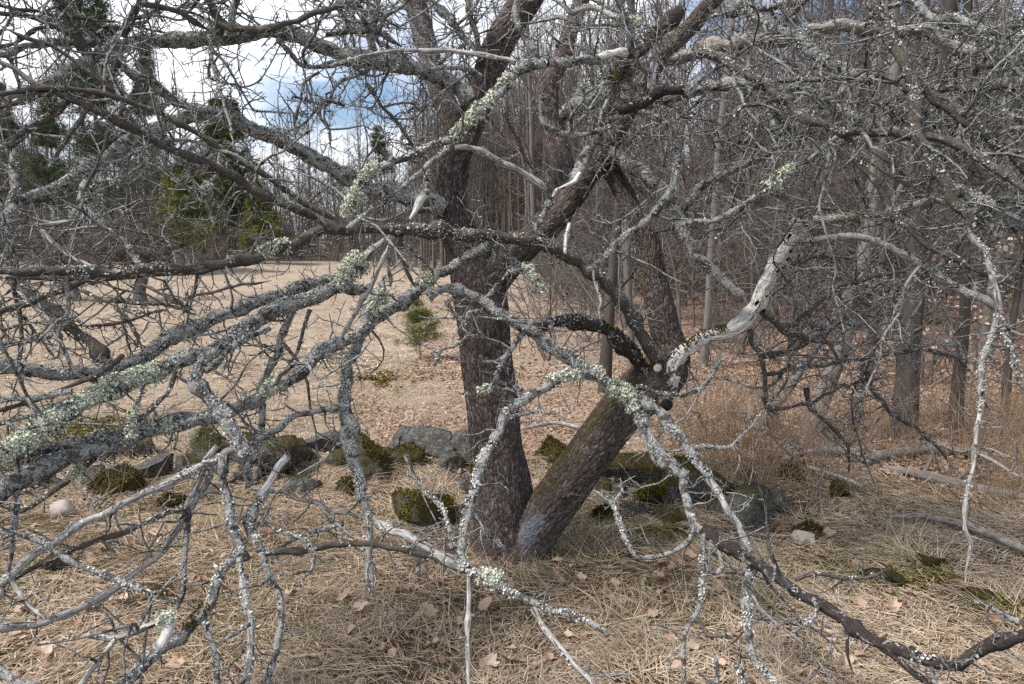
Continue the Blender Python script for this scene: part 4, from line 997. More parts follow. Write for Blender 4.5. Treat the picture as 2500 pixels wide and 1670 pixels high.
TALL = [tree_variant(100+i, h, r, lo, n, bl, 1.0) for i, (h, r, lo, n, bl) in enumerate(
        [(15, .085, .22, 36, 2.6), (17, .11, .25, 38, 2.8), (13, .060, .18, 34, 2.2), (11, .048, .15, 30, 1.9)])]
POLE = [tree_variant(120+i, h, r, lo, n, bl, .7) for i, (h, r, lo, n, bl) in enumerate([(9, .035, .25, 22, 1.3), (7, .028, .2, 20, 1.1), (11, .048, .3, 24, 1.5)])]
ROUND = [tree_variant(140+i, h, r, lo, n, bl, 1.1, .10, up=.5) for i, (h, r, lo, n, bl) in enumerate([(9, .11, .15, 36, 3.4), (11, .13, .2, 38, 3.8)])]

def shrub_variant(seed, h, n, spread):
    global rng
    keep = rng; rng = np.random.default_rng(seed); cm = MB()
    az = rng.uniform(0, 2*np.pi, n); S = np.stack([np.cos(az)*.15, np.sin(az)*.15, np.full(n, -.05)], -1)*rng.uniform(0, 1, (n, 1)); S[:, 2] = -.05
    D = np.stack([np.cos(az)*spread, np.sin(az)*spread, np.ones(n)], -1) + rng.normal(0, .35, (n, 3))
    ln = h*rng.uniform(.5, 1.15, n)
    P1, R1 = grow(S, D, ln, .005+.0045*ln, 9, .13, (0, 0, -.02), .75); tubes(cm, P1, R1, 5)
    S, D, rr, b = children(P1, R1, 9, .15, .7, .1); l2 = ln[b]*rng.uniform(.12, .45, len(b))
    P2, R2 = grow(S, D, l2, np.clip(rr*.6, .0022, .006), 6, .2, (0, 0, 0), .6); tubes(cm, P2, R2, 4)
    S, D, rr, b = children(P2, R2, 3, .15, .7); l3 = l2[b]*rng.uniform(.25, .6, len(b))
    P3, R3 = grow(S, D, l3, np.clip(rr*.7, .0018, .004), 4, .22, (0, 0, 0), .4); tubes(cm, P3, R3, 3)
    rng = keep
    return [('stems', cm.mesh('stems', M['brush']))]
SHRUB = [shrub_variant(160+i, h, n, s) for i, (h, n, s) in enumerate([(2.2, 8, .7), (1.6, 9, 1.0), (2.8, 7, .5), (1.2, 9, 1.2)])]

def zone(t):
    return ('in the woods right behind the apple fork' if t < .18 else 'in the woods behind the leaning trunk' if t < .36 else 'in the woods behind the bleached limb' if t < .55 else 'in the woods along the right edge')
rr_ = random.Random(5)
def fz(t):
    return 'far left' if t < -.5 else 'left of the tall pine gap' if t < -.25 else 'just left of the trunk' if t < -.06 else 'behind the trunk'
n_t = 0
while n_t < 165:          # the woods on the right
    y = 11 + 40*rr_.random()**1.0; ang = rr_.uniform(-.02, .92); x = ang*y
    if x < 1.2 + (.04*max(0, 35-y)) and y < 34: continue
    v = rr_.choice(POLE + TALL[2:4]) if y < 20 else rr_.choice(TALL + TALL + POLE)
    place(v, 'bare_tree', x, y, rr_.uniform(0, 6.3), rr_.uniform(.8, 1.15), f'{"thin leafless pole" if v in POLE else "tall slender leafless tree"} {zone(x/y)}', 'tree', 'leafless trees of the dense woods ' + zone(x/y)); n_t += 1
n_t = 0
while n_t < 120:          # far edge of the field, left and centre
    y = rr_.uniform(50, 92); x = rr_.uniform(-.85, .16)*y
    v = rr_.choice(ROUND + ROUND + TALL[2:4]); sc = rr_.uniform(.75, 1.15)
    if -.42 < x/y < -.15: sc *= .85
    place(v, 'bare_tree', x, y, rr_.uniform(0, 6.3), sc, ('round-headed' if v in ROUND else 'slim') + ' leafless tree beyond the straw field, ' + fz(x/y), 'tree', 'trees beyond the field ' + fz(x/y)); n_t += 1
# the woods beyond read as one mass: points on the terrain, a few tree shapes scattered over them
def far_proto(seed, h, rad, lo, m, bl, c2, up, tr):
    global rng
    keep = rng; rng = np.random.default_rng(seed); mb = MB()
    P = trunk_path(h, rng.normal(0, .03, 2), .03, 9); P[0, 0, 2] -= .3; tubes(mb, P, (rad*(1-.85*np.linspace(0, 1, 9)))[None], 6)
    f = rng.uniform(lo, .98, m)*8; k = np.minimum(f.astype(int), 7); w = (f-k)[:, None]; az = rng.uniform(0, 6.3, m)
    D = np.stack([np.cos(az), np.sin(az), rng.uniform(.2, 1.3, m)*up], -1); ln = bl*rng.uniform(.4, 1.2, m)*(1.2 - f/8)+.3
    P1, R1 = grow(P[0, k]*(1-w)+P[0, k+1]*w, D, ln, .006+.010*ln, 6, .18, (0, 0, .05)); tubes(mb, P1, R1, 4)
    S, D, rr, b = children(P1, R1, c2, .15, .8, .2); l2 = ln[b]*rng.uniform(.25, .6, len(b)); P2, R2 = grow(S, D, l2, np.maximum(rr*.6, .004), 5, .22, (0, 0, .03)); tubes(mb, P2, R2, 3)
    S, D, rr, b = children(P2, R2, tr, .2, .8, .1); P3, R3 = grow(S, D, l2[b]*rng.uniform(.3, .7, len(b)), np.maximum(rr*.6, .0035), 3, .22); tubes(mb, P3, R3, 3)
    rng = keep
    return bpy.data.objects.new('far_tree_shape', mb.mesh('far_tree_shape', M['btwig']))
FP = [far_proto(200, 13, .09, .2, 30, 2.6, 7, 1, 3), far_proto(201, 15, .11, .25, 32, 2.8, 7, 1.2, 3), far_proto(202, 11, .06, .15, 30, 2.0, 7, 1, 3),
      far_proto(203, 10, .045, .3, 20, 1.2, 6, 1, 2.5), far_proto(204, 3.2, .02, .02, 26, 1.5, 7, .8, 3), far_proto(205, 2.2, .016, .02, 24, 1.3, 7, .6, 3)]
pts3, kk_, rt_, sc_ = [], [], [], []
def sow(n, ylo, yhi, alo, ahi, kinds, s0, s1, pw=1.):
    for _ in range(n):
        y = ylo + (yhi-ylo)*rr_.random()**pw; x = rr_.uniform(alo, ahi)*y
        pts3.append((x, y, float(H(x, y)))); kk_.append(rr_.choice(kinds)); rt_.append(rr_.uniform(0, 6.3)); sc_.append(rr_.uniform(s0, s1))
sow(640, 24, 85, .02, 1.0, [0, 1, 2, 2, 3, 3, 3], .85, 1.25)          # poles and trees of the right-hand woods
sow(300, 36, 95, -.14, .1, [0, 1, 2, 3], .8, 1.1)                    # behind the trunk
sow(330, 62, 130, -1.0, -.08, [0, 1, 2, 2], .8, 1.2)
sow(70, 60, 110, -1.0, -.38, [0, 1], 1.2, 1.6)                # beyond the field
sow(260, 56, 100, -1.0, .05, [4, 5], .9, 1.6)
sow(420, 14, 60, .03, .95, [4, 4, 5], .6, 1.3)                        # undergrowth
fm_ = bpy.data.meshes.new('far_woods'); fm_.from_pydata(pts3, [], [])
for nm, tp, dat in (('kind_of', 'INT', kk_), ('turn', 'FLOAT', rt_), ('size', 'FLOAT', sc_)):
    fm_.attributes.new(nm, tp, 'POINT').data.foreach_set('value', np.array(dat, np.int32 if tp == 'INT' else np.float32))
fwo = tag(obj('far_woods', fm_), 'dense bare grey-brown woods and brush behind the apple tree', 'woods', kind='stuff')
ng = bpy.data.node_groups.new('scatter_far_woods', 'GeometryNodeTree')
ng.interface.new_socket('Geometry', in_out='INPUT', socket_type='NodeSocketGeometry'); ng.interface.new_socket('Geometry', in_out='OUTPUT', socket_type='NodeSocketGeometry')
gi = ng.nodes.new('NodeGroupInput'); go = ng.nodes.new('NodeGroupOutput'); jn = ng.nodes.new('GeometryNodeJoinGeometry'); L_ = ng.links.new
def gattr(nm, tp):
    a = ng.nodes.new('GeometryNodeInputNamedAttribute'); a.data_type = tp; a.inputs['Name'].default_value = nm; return a.outputs['Attribute']
ak, at_, as_ = gattr('kind_of', 'INT'), gattr('turn', 'FLOAT'), gattr('size', 'FLOAT')
cx = ng.nodes.new('ShaderNodeCombineXYZ'); L_(at_, cx.inputs['Z'])
for i, pr in enumerate(FP):
    oi = ng.nodes.new('GeometryNodeObjectInfo'); oi.inputs['Object'].default_value = pr; oi.inputs['As Instance'].default_value = True
    cp = ng.nodes.new('FunctionNodeCompare'); cp.data_type = 'INT'; cp.operation = 'EQUAL'; L_(ak, cp.inputs[2]); cp.inputs[3].default_value = i
    ip = ng.nodes.new('GeometryNodeInstanceOnPoints'); L_(gi.outputs[0], ip.inputs['Points']); L_(cp.outputs[0], ip.inputs['Selection'])
    L_(oi.outputs['Geometry'], ip.inputs['Instance']); L_(cx.outputs[0], ip.inputs['Rotation']); L_(as_, ip.inputs['Scale']); L_(ip.outputs[0], jn.inputs[0])
L_(jn.outputs[0], go.inputs[0])
md = fwo.modifiers.new('scatter', 'NODES'); md.node_group = ng
n_t = 0
while n_t < 110:         # brush under the woods
    y = 8.0 + 32*rr_.random()**.75; x = rr_.uniform(.02, .85)*y
    if y < 10 and x < 2.6: continue
    place(rr_.choice(SHRUB), 'bare_shrub', x, y, rr_.uniform(0, 6.3), rr_.uniform(.7, 1.3)*(1 + max(0, y-15)*.04), ('near ' if y < 16 else 'far ') + 'leafless twiggy shrub ' + zone(x/y), 'shrub', 'twiggy shrubs ' + ('near ' if y < 16 else 'far ') + zone(x/y)); n_t += 1
n_t = 0
while n_t < 90:          # brush along the far field edge
    y = rr_.uniform(46, 60); x = rr_.uniform(-.82, .02)*y
    place(rr_.choice(SHRUB), 'bare_shrub', x, y, rr_.uniform(0, 6.3), rr_.uniform(1.3, 2.2), 'low leafless brush along the far field edge, ' + fz(x/y), 'shrub', 'brush along the far field edge ' + fz(x/y)); n_t += 1

# named trunks of the woods
def px_tree(xz, ybz, wz, var, label, name='bare_tree', lean=(0, 0), d=None, bark='bark1'):
    p, dd = ground_hit(xz/ZS, ybz/ZS); r = .5*wz/ZS*dd/FPX; h = var[2]
    global rng
    keep = rng; rng = np.random.default_rng(int(xz))
    P = trunk_path(h, lean, .045, 22); t = np.linspace(0, 1, 22); Rr = (r*(1 - .75*t)*(1 + .55*np.exp(-t*26)))[None]
    K = 60; Q = catmull(np.concatenate([P[0], Rr[0][:, None]], 1), h/K); P = Q[None, :, :3]; P[0, 0, 2] -= .3
    th = np.linspace(0, 2*np.pi, 26, endpoint=False); Kq = P.shape[1]
    nz = np.stack([np.cos(th)[None]*np.ones((Kq, 1))*2, np.sin(th)[None]*np.ones((Kq, 1))*2, P[0, :, 2:3]*np.ones((1, 26))*1.5], -1)
    rad = Q[:, 3:4]*(1 + .28*(fbm(nz + xz, 3) - .5))
    tm = MB(); tubes(tm, P, rad[None], 26)
    cm = MB(); m = var[1]; k = rng.integers(int(Kq*var[0]), Kq-1, m); az = rng.uniform(0, 6.3, m)
    D = np.stack([np.cos(az), np.sin(az), rng.uniform(.0, .9, m)], -1); ln = rng.uniform(.6, 2.4, m)
    P1, R1 = grow(P[0, k], D, ln, np.minimum(Q[k, 3]*.5, .02), 9, .16); tubes(cm, P1, R1, 5)
    S, D, rr, b = children(P1, R1, 8, .15, .8); P2, R2 = grow(S, D, ln[b]*rng.uniform(.15, .5, len(b)), rr*.6, 6, .2); tubes(cm, P2, R2, 4)
    S, D, rr, b = children(P2, R2, 3, .15, .8); P3, R3 = grow(S, D, rng.uniform(.1, .4, len(b)), np.maximum(rr*.6, .002), 4, .2); tubes(cm, P3, R3, 3)
    rng = keep
    e = obj(name, None, loc=(p[0], p[1], float(H(p[0], p[1]))))
    obj('trunk', tm.mesh('trunk', M[bark]), e); obj('crown', cm.mesh('crown', M['btwig']), e)
    tag(e, label, 'tree')
px_tree(2068, 1012, 42, (.06, 26, 13), 'stout dark forest trunk nearest the fallen logs, moss at its foot', bark='bark2')
px_tree(2188, 985, 22, (.08, 22, 12), 'slimmer dark forest trunk right of the stout one', bark='bark2')
px_tree(1848, 1002, 36, (.12, 22, 6), 'pale leaning forest trunk behind the weeds', lean=(.42, .1))
px_tree(1730, 985, 20, (.2, 16, 5), 'grey forest stem slanting strongly up to the right', lean=(1.0, .1))
px_tree(1384, 905, 22, (.35, 24, 15), 'straight grey forest trunk right behind the apple tree', bark='bark2')
px_tree(1610, 840, 16, (.25, 20, 13), 'straight thin forest trunk behind the bleached limb')
px_tree(1445, 860, 14, (.25, 20, 13), 'thin forest trunk left of the leaning apple stem')
px_tree(1985, 860, 18, (.2, 20, 13), 'dark mid-distance forest trunk above the stout one', bark='bark2')
px_tree(2290, 1010, 14, (.1, 22, 10), 'thin dark forest trunk at the right edge', bark='bark2')

# two old orchard trees out in the field
def orchard(xz, ybz, hz, wz, label, lean):
    p, d = ground_hit(xz/ZS, ybz/ZS); r = .5*wz/ZS*d/FPX; h = hz/ZS*d/FPX
    global rng
    keep = rng; rng = np.random.default_rng(int(xz)+3)
    P, Rr = grow(np.zeros((1, 3)), np.array([[lean, 0, 1.]]), np.array([h*.42]), np.array([r]), 9, .10, (0, 0, .05), .3); P[0, 0, 2] -= .2
    tm = MB(); tubes(tm, P, Rr*(1+.4*np.exp(-np.linspace(0, 9, 9)))[None], 12)
    m = 16; k = rng.integers(5, 9, m); az = rng.uniform(0, 6.3, m)
    D = np.stack([np.cos(az), np.sin(az), rng.uniform(.2, 1.3, m)], -1); ln = h*rng.uniform(.5, .85, m)
    cm = MB(); P1, R1 = grow(P[0, k], D, ln, np.full(m, r*.42), 12, .22, (0, 0, -.05), .8); tubes(cm, P1, R1, 6)
    S, D, rr, b = children(P1, R1, 14, .15, .6, .1); l2 = ln[b]*rng.uniform(.12, .4, len(b)); P2, R2 = grow(S, D, l2, np.clip(rr*.55, .006, .03), 7, .28, (0, 0, -.02), .7); tubes(cm, P2, R2, 4)
    S, D, rr, b = children(P2, R2, 4, .1, .6); P3, R3 = grow(S, D, rng.uniform(.12, .5, len(b)), np.clip(rr*.6, .004, .010), 5, .3, (0, 0, 0), .5); tubes(cm, P3, R3, 3)
    rng = keep
    e = obj('orchard_tree', None, loc=(p[0], p[1], float(H(p[0], p[1])))); obj('trunk', tm.mesh('trunk', M['bark1']), e); obj('crown', cm.mesh('crown', M['btwig']), e)
    tag(e, label, 'tree', 'old orchard trees out in the field')
orchard(322, 692, 260, 26, 'old leafless orchard tree with thicker trunk in the straw field', .05)
orchard(176, 690, 210, 18, 'smaller leafless orchard tree left of the thicker one', -.05)
orchard(40, 655, 190, 18, 'farther leafless orchard tree at the left edge of the field', .0)

# pines
def pine_mesh(seed, h, spread, nl, needle, lo=.06, ntuft=9, tl=.22, tw=.03, mat='needle', r=.16, drop=.0, lvl=None):
    global rng
    keep = rng; rng = np.random.default_rng(seed)
    P = trunk_path(h, (0, 0), .02, 14); P[0, 0, 2] -= .3; tm = MB(); tubes(tm, P, (r*(1-.93*np.linspace(0, 1, 14)))[None], 9)
    z = np.sort(rng.uniform(lo, .985, nl))*h; z = np.repeat(z, 5); m = len(z); t = z/h
    az = rng.uniform(0, 6.3, m); S = np.stack([np.interp(z, P[0, :, 2], P[0, :, 0]), np.interp(z, P[0, :, 2], P[0, :, 1]), z], -1)
    ln = spread*np.clip(1.12*(1-t)**.75, .08, 1)*np.clip(.55 + t*2.2, 0, 1)*rng.uniform(.55, 1.15, m)
    D = np.stack([np.cos(az), np.sin(az), rng.normal(.10, .10, m) + .55*t**2], -1)
    P1, R1 = grow(S, D, ln, .006+.012*ln, 8, .10, (0, 0, .03), .8); bm_ = MB(); tubes(bm_, P1, R1, 4)
    # side sprays then needle tufts
    S2, D2, rr, b = children(P1, R1, 6 if lvl is None else lvl, .2, 1.0, .15); l2 = ln[b]*rng.uniform(.12, .38, len(b))
    P2, R2 = grow(S2, D2, l2, np.maximum(rr*.4, .003), 5, .15, (0, 0, .06), .6); tubes(bm_, P2, R2, 3)
    nm = MB()
    C = np.concatenate([P2[:, 2], P2[:, 3], P2[:, 4], P1[:, 5], P1[:, 6], P1[:, 7]]); Dd = np.concatenate([unit(P2[:, 4]-P2[:, 2])]*3 + [unit(P1[:, 7]-P1[:, 5])]*3)
    C = np.repeat(C, needle, 0) + rng.normal(0, tl*.55, (len(C)*needle, 3))*np.array([1, 1, .6]); Dd = np.repeat(Dd, needle, 0); m = len(C)
    shade = np.clip(.5 + .25*rng.normal(0, 1, m) + .8*(fbm(C*1.2 + seed, 2) - .5), 0, 1)
    q = ntuft; C_ = np.repeat(C, q, 0); d = unit(np.repeat(Dd, q, 0) + rng.normal(0, .75, (m*q, 3))); w = perp(d)*tw*.5
    L_ = tl*rng.uniform(.6, 1.2, (m*q, 1)); V = np.stack([C_-w, C_+w, C_+d*L_], 1)
    nm.add(V, T=np.arange(m*q*3).reshape(-1, 3), S=np.repeat(np.repeat(shade, q), 3))
    rng = keep
    return [('trunk', tm.mesh('trunk', M['bark1'])), ('branches', bm_.mesh('branches', M['bark1'])), ('needles', nm.mesh('needles', M[mat], smooth=False))]

def pine_at(var, xz, y, sc, label, name='pine_tree', group=None, squash=None):
    x = (xz/ZS - 1250)/FPX*y
    e = place(var, name, x, y, random.uniform(0, 6), sc, label, 'pine tree', group)
    if squash: e.scale = squash
    for c in e.children:
        if c.name.startswith('needles') or c.name.startswith('branches'): c['kind'] = 'stuff'
PB = pine_mesh(31, 24, 4.2, 36, 3, .14, 5, .50, .045, 'needle_hazed', .26)
PM = pine_mesh(32, 12, 2.6, 22, 3, .10, 7, .32, .045, 'needle', .14)
n = NT('young_needles', 0.9, 0.1); M['needley'] = n.out(n.ramp(n.attr('shade').outputs['Fac'], [(0.0, (0.07, 0.085, 0.024)), (0.5, (0.15, 0.165, 0.05)), (1.0, (0.25, 0.26, 0.085))]))
PY = pine_mesh(33, 6, 2.2, 18, 3, .16, 8, .24, .035, 'needley', .08)
pine_at(PB, 265, 52, 1.0, 'tall dark pine rising above the far brush at upper left')
pine_at(PB, 350, 86, 1.0, 'second tall pine just right of the tallest one')
pine_at(PB, 60, 72, .72, 'dark pine at the far left edge')
pine_at(PB, 120, 48, .5, 'short dark pine low at the far left')
pine_at(PM, 560, 50, .95, 'slim green pine behind the bright bushy one')
pine_at(PM, 500, 58, 1.1, 'mid-height pine between the bushy one and the tall dark pair')
pine_at(PY, 425, 38, 1.05, 'bright green bushy young pine at the far field edge')
pine_at(PY, 610, 46, .85, 'yellow-green young pine low at the field edge')
PS = pine_mesh(37, 14, 3.0, 22, 2, .2, 5, .40, .04, 'needle', .13, lvl=5)
pine_at(PS, 885, 80, 1.0, 'pale pine seen between bare twigs left of the trunk')
pine_at(PM, 1640, 48, 1.15, 'hazy green pine deep in the woods')
pine_at(PM, 2140, 52, 1.2, 'dim pine deep in the woods near the right edge')
pine_at(PB, 1760, 62, .7, 'tall dim pine deep in the woods')
# pine seedlings close by
SE = pine_mesh(35, .80, .30, 8, 2, .16, 12, .075, .0028, 'needley', .006, lvl=3)
p, d = ground_hit(962/ZS, 828/ZS)
pine_at(SE, 962, p[1], d*148/ZS/FPX/.80, 'knee-high green pine seedling on the leaf litter', 'pine_seedling')
p, d = ground_hit(455/ZS, 1062/ZS)
pine_at(SE, 455, p[1], .42, 'small faint pine seedling behind the wall at left', 'pine_seedling')

# beech saplings holding pale leaves
def beech(seed, h):
    global rng
    keep = rng; rng = np.random.default_rng(seed)
    P = trunk_path(h, (.05, 0), .05, 10); tm = MB(); tubes(tm, P, (.012*(1-.8*np.linspace(0, 1, 10)))[None], 6)
    m = 22; k = rng.integers(2, 9, m); az = rng.uniform(0, 6.3, m); D = np.stack([np.cos(az), np.sin(az), rng.uniform(0, .5, m)], -1)
    P1, R1 = grow(P[0, k], D, h*rng.uniform(.2, .5, m), np.full(m, .004), 7, .15); tubes(tm, P1, R1, 4)
    C = P1[rng.integers(0, m, 130), rng.integers(2, 7, 130)] + rng.normal(0, .02, (130, 3)); lm = MB()
    flakes(lm, C, unit(rng.normal(0, 1, (130, 3))), rng.uniform(.018, .034, 130), .5, 6); lm.S = [np.clip(s_*.3 + .7, 0, 1) for s_ in lm.S]
    rng = keep
    return [('stem', tm.mesh('stem', M['brush'])), ('leaves', lm.mesh('leaves', M['leaf'], smooth=False))]
BE = [beech(51, 2.0), beech(52, 1.6)]
for i, (xz, y, sc, lb) in enumerate([(2240, 7.6, 1.0, 'beech sapling holding pale tan leaves at the right edge'), (2150, 8.6, 1.0, 'beech sapling with pale leaves between the dark forest trunks'),
                                     (2320, 6.6, .9, 'low beech sapling with pale leaves close to the right edge'), (2010, 9.6, .9, 'beech sapling with pale leaves left of the stout dark trunk')]):
    e = place(BE[i % 2], 'beech_sapling', (xz/ZS-1250)/FPX*y, y, i*1.7, sc, lb, 'sapling', 'beech saplings')
    for c in e.children:
        if c.name.startswith('leaves'): c['kind'] = 'stuff'

# ------------------------------------------------------------------ ground cover
def blades(mb, x, y, ln, wd, el0, droop, az, shade, K=3, zoff=0.):
    m = len(x); z = H(x, y) + zoff; P = np.empty((m, K, 3)); P[:, 0] = np.stack([x, y, z - .005], -1)
    st = ln/(K-1); el = el0.copy(); a = az.copy()
    for k in range(1, K):
        P[:, k] = P[:, k-1] + np.stack([np.cos(el)*np.cos(a), np.cos(el)*np.sin(a), np.sin(el)], -1)*st[:, None]
        el = el - droop/(K-1); a = a + rng.normal(0, .25, m)
    floor = H(P[..., 0], P[..., 1]) + .004 + zoff*.5
    P[..., 2] = np.maximum(P[..., 2], floor + rng.uniform(0, .03, (m, 1)))
    side = np.stack([-np.sin(az), np.cos(az), rng.normal(0, .5, m)], -1); side = unit(side)
    w = wd[:, None]*np.linspace(1, .25, K)[None]*.5
    V = np.stack([P - side[:, None]*w[..., None], P + side[:, None]*w[..., None]], 2)
    i = np.arange(m*K*2).reshape(m, K, 2); Q = np.stack([i[:, :-1, 0], i[:, :-1, 1], i[:, 1:, 1], i[:, 1:, 0]], -1)
    mb.add(V, Q, S=np.repeat(shade, K*2))

def scatter(n, ylo, yhi, pw=1.0, xlo=-.80, xhi=.80):
    y = ylo + (yhi-ylo)*rng.uniform(0, 1, n)**pw; return rng.uniform(xlo, xhi, n)*(y + .25), y

gm = MB()
def turf(n, ylo, yhi, l0, l1, w, pw, dens=.35, xlo=-.82, xhi=.82, tint=0.):
    x, y = scatter(n, ylo, yhi, pw, xlo, xhi)
    c = fbm(np.stack([x*2.3, y*2.3, x*0], -1), 3); keep = c + rng.uniform(-.25, .25, n) > dens; x, y, c = x[keep], y[keep], c[keep]; m = len(x)
    az = 6.3*2*vnoise(np.stack([x*1.6 + 40, y*1.6, x*0], -1)) + rng.normal(0, .9, m)
    tuft = vnoise(np.stack([x*4, y*4, x*0 + 3], -1))
    sh = np.clip(rng.beta(1.4, 1.4, m)*.9 + .1 + .25*(vnoise(np.stack([x*1.3, y*1.3, x*0 + 9], -1)) - .5) + tint, .1, 1)
    green = (rng.uniform(0, 1, m) < .07 + .30*np.clip(vnoise(np.stack([x*1.7 + 7, y*1.7, x*0], -1)) - .5, 0, 1)*3); sh[green] = rng.uniform(0, .09, green.sum())
    blades(gm, x, y, rng.uniform(l0, l1, m)*(.6 + .8*tuft), w*rng.uniform(.6, 1.3, m), rng.uniform(.0, .75, m)*(.35+tuft), rng.uniform(.2, 1.3, m), az, sh)
turf(128000, 2.2, 5.1, .06, .20, .0035, .9, .40)
turf(24000, 5.0, 9.0, .08, .22, .006, 1.0, .45, -.82, .82, -.06)
turf(24000, 9.0, 24.0, .08, .2, .014, 1.3, .42, -.85, -.05, .05)
turf(26000, 5.0, 11.0, .05, .14, .0065, 1.1, .40, -.85, -.12, .02)
tag(obj('dry_grass', gm.mesh('dry_grass', M['grass'], smooth=False)), 'matted dry tan grass covering the foreground', 'grass', kind='stuff')

# leaf litter on the ground
lm = MB()
def litter(n, ylo, yhi, s0, s1, pw, xlo, xhi, tint=0., thr=.35):
    x, y = scatter(n, ylo, yhi, pw, xlo, xhi); c = fbm(np.stack([x*.9 + 3, y*.9, x*0], -1), 3); q = c + rng.uniform(-.2, .2, n) > thr; x, y = x[q], y[q]; m = len(x)
    C = np.stack([x, y, H(x, y) + rng.uniform(.005, .035, m)], -1); N = unit(np.stack([rng.normal(0, .45, m), rng.normal(-.15, .45, m), np.ones(m)], -1))
    k = len(lm.S); flakes(lm, C, N, rng.uniform(s0, s1, m), .55, 4)
    lm.S[k] = np.clip(.45 + (lm.S[k] - .5)*.75 + tint, 0, 1)
litter(42000, 4.9, 9.5, .008, .022, 1.1, -.25, .82, .08)
litter(32000, 9.0, 26., .015, .034, 1.4, -.14, .82, .04)
litter(2500, 2.3, 5.0, .014, .03, 1., -.8, .8, 0., .5)
litter(5000, 5.0, 14., .008, .018, 1.2, -.85, -.2, .22, .5)
tag(obj('leaf_litter', lm.mesh('leaf_litter', M['leaf'], smooth=False)), 'brown leaf litter spread under the woods', 'leaves', kind='stuff')

# dry weeds and canes
wm = MB()
def weeds(n, ylo, yhi, xlo, xhi, h0, h1, r, lean=.35):
    x, y = scatter(n, ylo, yhi, 1., xlo, xhi); c = fbm(np.stack([x*1.1 + 13, y*1.1, x*0], -1), 2); q = c > .42; x, y = x[q], y[q]; m = len(x)
    D = np.stack([rng.normal(0, lean, m), rng.normal(0, lean, m), np.ones(m)], -1); ln = rng.uniform(h0, h1, m)
    P, Rr = grow(np.stack([x, y, H(x, y)], -1), D, ln, np.full(m, r), 6, .10, (0, 0, -.08), .6); sh = rng.beta(2, 2, m); tubes(wm, P, Rr, 3, S=sh)
    S, D, rr, b = children(P, Rr, 1.6, .3, 1.2); P2, R2 = grow(S, D, rng.uniform(.04, .22, len(b)), rr*.7, 4, .2, (0, 0, -.02), .5); tubes(wm, P2, R2, 3, S=sh[b])
weeds(1700, 4.2, 7.0, .14, .82, .2, .8, .0022)
weeds(900, 4.4, 6.2, .18, .8, .4, .95, .0018, .22)
weeds(900, 4.4, 7.5, .1, .82, .15, .5, .0016, .8)
weeds(260, 4.2, 6.0, -.75, .1, .2, .7, .0018)
weeds(170, 2.7, 4.4, -.75, .8, .2, .6, .0016, .7)
tag(obj('dry_weeds', wm.mesh('dry_weeds', M['weed'])), 'tangle of dry tan weed stems beyond the wall', 'weeds', kind='stuff')

# moss patches on the turf by the wall
mm = MB()
for xz, yz, w, h in [(190, 1000, 130, 30), (260, 985, 90, 24), (870, 872, 90, 26), (1520, 1225, 60, 20), (2080, 1330, 130, 40), (2320, 1395, 70, 20), (1440, 1085, 160, 14)]:
    p, d = ground_hit(xz/ZS, yz/ZS); k = d/FPX/ZS; m = 2600 if xz != 870 else 700
    u = rng.normal(0, .45, (m, 2)); x = p[0] + u[:, 0]*w*k; y = p[1] + u[:, 1]*min(h*k*d/1.6, .6)
    q = fbm(np.stack([x*6, y*6, x*0], -1), 2) > .42; x, y = x[q], y[q]
    flakes(mm, np.stack([x, y, H(x, y) + rng.uniform(.0, .03, len(x))], -1), unit(np.stack([rng.normal(0, .5, len(x)), rng.normal(0, .5, len(x)), np.ones(len(x))], -1)), rng.uniform(.005, .014, len(x))*(d/4), 1., 4)
tag(obj('ground_moss', mm.mesh('ground_moss', M['mossg'])), 'yellow-green moss cushions on the turf', 'moss', kind='stuff')

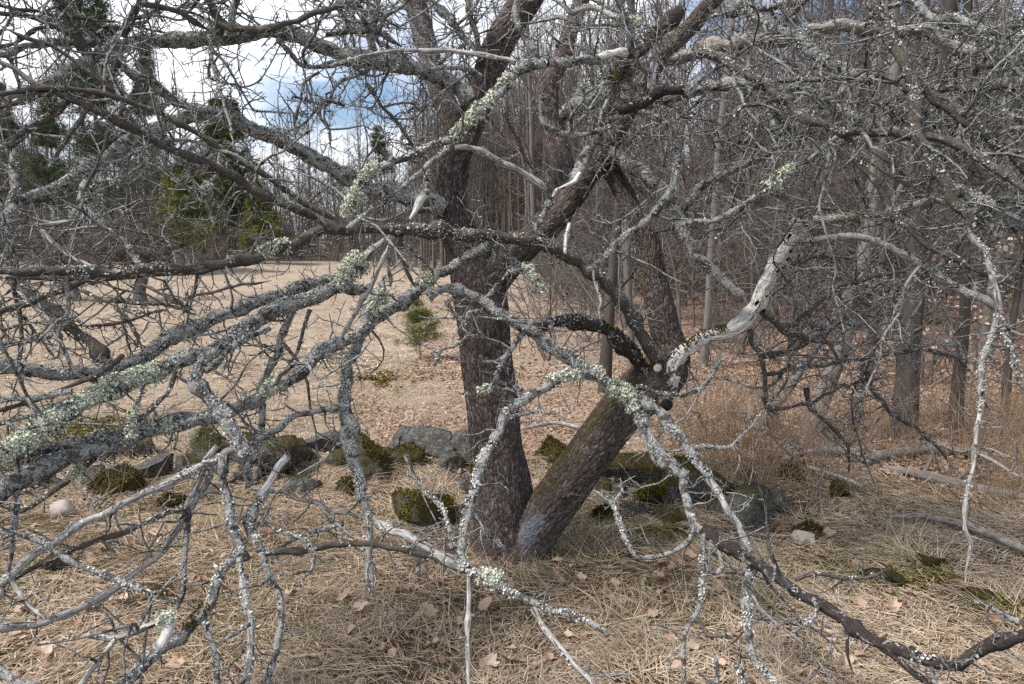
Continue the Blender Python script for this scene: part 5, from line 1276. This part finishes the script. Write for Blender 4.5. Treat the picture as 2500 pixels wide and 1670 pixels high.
# single leaves lying on the near grass
def leaf_mesh(seed, lobes):
    r_ = np.random.default_rng(seed); n_ = 26; t = np.linspace(-1, 1, n_)
    a = np.linspace(0, 2*np.pi, n_, endpoint=False)
    rad = .5*(1 + .13*np.cos(lobes*a + r_.uniform(0, 1)) + .07*r_.normal(0, 1, n_))*np.where(np.abs(a-np.pi) < .25, .55, 1)
    V = np.stack([np.cos(a)*rad, np.sin(a)*rad*r_.uniform(.45, .7), 0*a], -1)
    Vi = V*.5; cu = r_.uniform(.5, 1.3)
    def lift(Q): Q = Q.copy(); Q[:, 2] = cu*np.abs(Q[:, 1])**1.3 + .45*Q[:, 0]**2 + .06*np.sin(Q[:, 0]*9 + Q[:, 1]*6); return Q
    A = np.vstack([lift(V), lift(Vi), [[0, 0, 0]]]); mb = MB()
    mb.add(A, [[i, (i+1) % n_, n_+(i+1) % n_, n_+i] for i in range(n_)], [[n_+i, n_+(i+1) % n_, 2*n_] for i in range(n_)], S=np.full(len(A), r_.uniform(.72, 1.)))
    # stalk
    st = np.array([[-.1, 0, .01], [-.45, 0, .03], [-.75, .05, .08]]); tubes(mb, st[None], np.array([[.012, .012, .008]]), 4, S=[.2])
    return mb.mesh('fallen_leaf', M['leaf'])
LEAF = [leaf_mesh(i, l) for i, l in enumerate([5, 5, 7, 3, 6, 5, 7, 3])]
spots = [(1110, 520), (600, 600), (1030, 330)]
fixed = [('G', 1060, 590, .10), ('G', 1030, 330, .08), ('G', 1340, 530, .085), ('G', 840, 420, .08), ('G', 180, 270, .08), ('G', 1980, 990, .07), ('G', 300, 1400, .09), ('G', 180, 1100, .09), ('G', 640, 1090, .08), ('G', 1440, 270, .08), ('G', 2230, 410, .08), ('G', 830, 1310, .08),
         ('H', 40, 1010, .09), ('H', 140, 1090, .08), ('H', 610, 1120, .09), ('H', 1000, 1080, .10), ('H', 1480, 780, .08), ('H', 1560, 1290, .075), ('H', 1650, 890, .07), ('H', 1880, 920, .06), ('H', 1910, 1160, .07), ('H', 2130, 1150, .08), ('H', 1920, 1060, .07), ('H', 1640, 1040, .06), ('H', 1010, 1480, .09), ('H', 1040, 870, .06), ('H', 630, 1350, .07),
         ('I', 60, 740, .09), ('I', 250, 950, .09), ('I', 390, 960, .07), ('I', 1450, 1090, .10), ('I', 1110, 1480, .10), ('I', 2020, 1480, .07), ('I', 420, 1270, .07), ('I', 1350, 1300, .07), ('I', 740, 770, .07), ('I', 80, 1370, .07), ('I', 750, 1110, .06)]
lf = random.Random(9)
pts_ = [(src(t, x, y), s) for t, x, y, s in fixed] + [((lf.uniform(0, 2500), lf.uniform(1230, 1665)), lf.uniform(.045, .085)) for _ in range(60)]
for (px, py), s in pts_:
    p, d = ground_hit(px, py)
    o = obj('fallen_leaf', lf.choice(LEAF), loc=(p[0], p[1], p[2] + .035), rotz=lf.uniform(0, 6.3), scale=s*.95)
    o.rotation_euler = (lf.uniform(-.5, .7), lf.uniform(-.5, .5), lf.uniform(0, 6.3))
    tag(o, 'curled dry tan leaf lying on the matted foreground grass', 'leaf', 'dry leaves on the foreground grass')
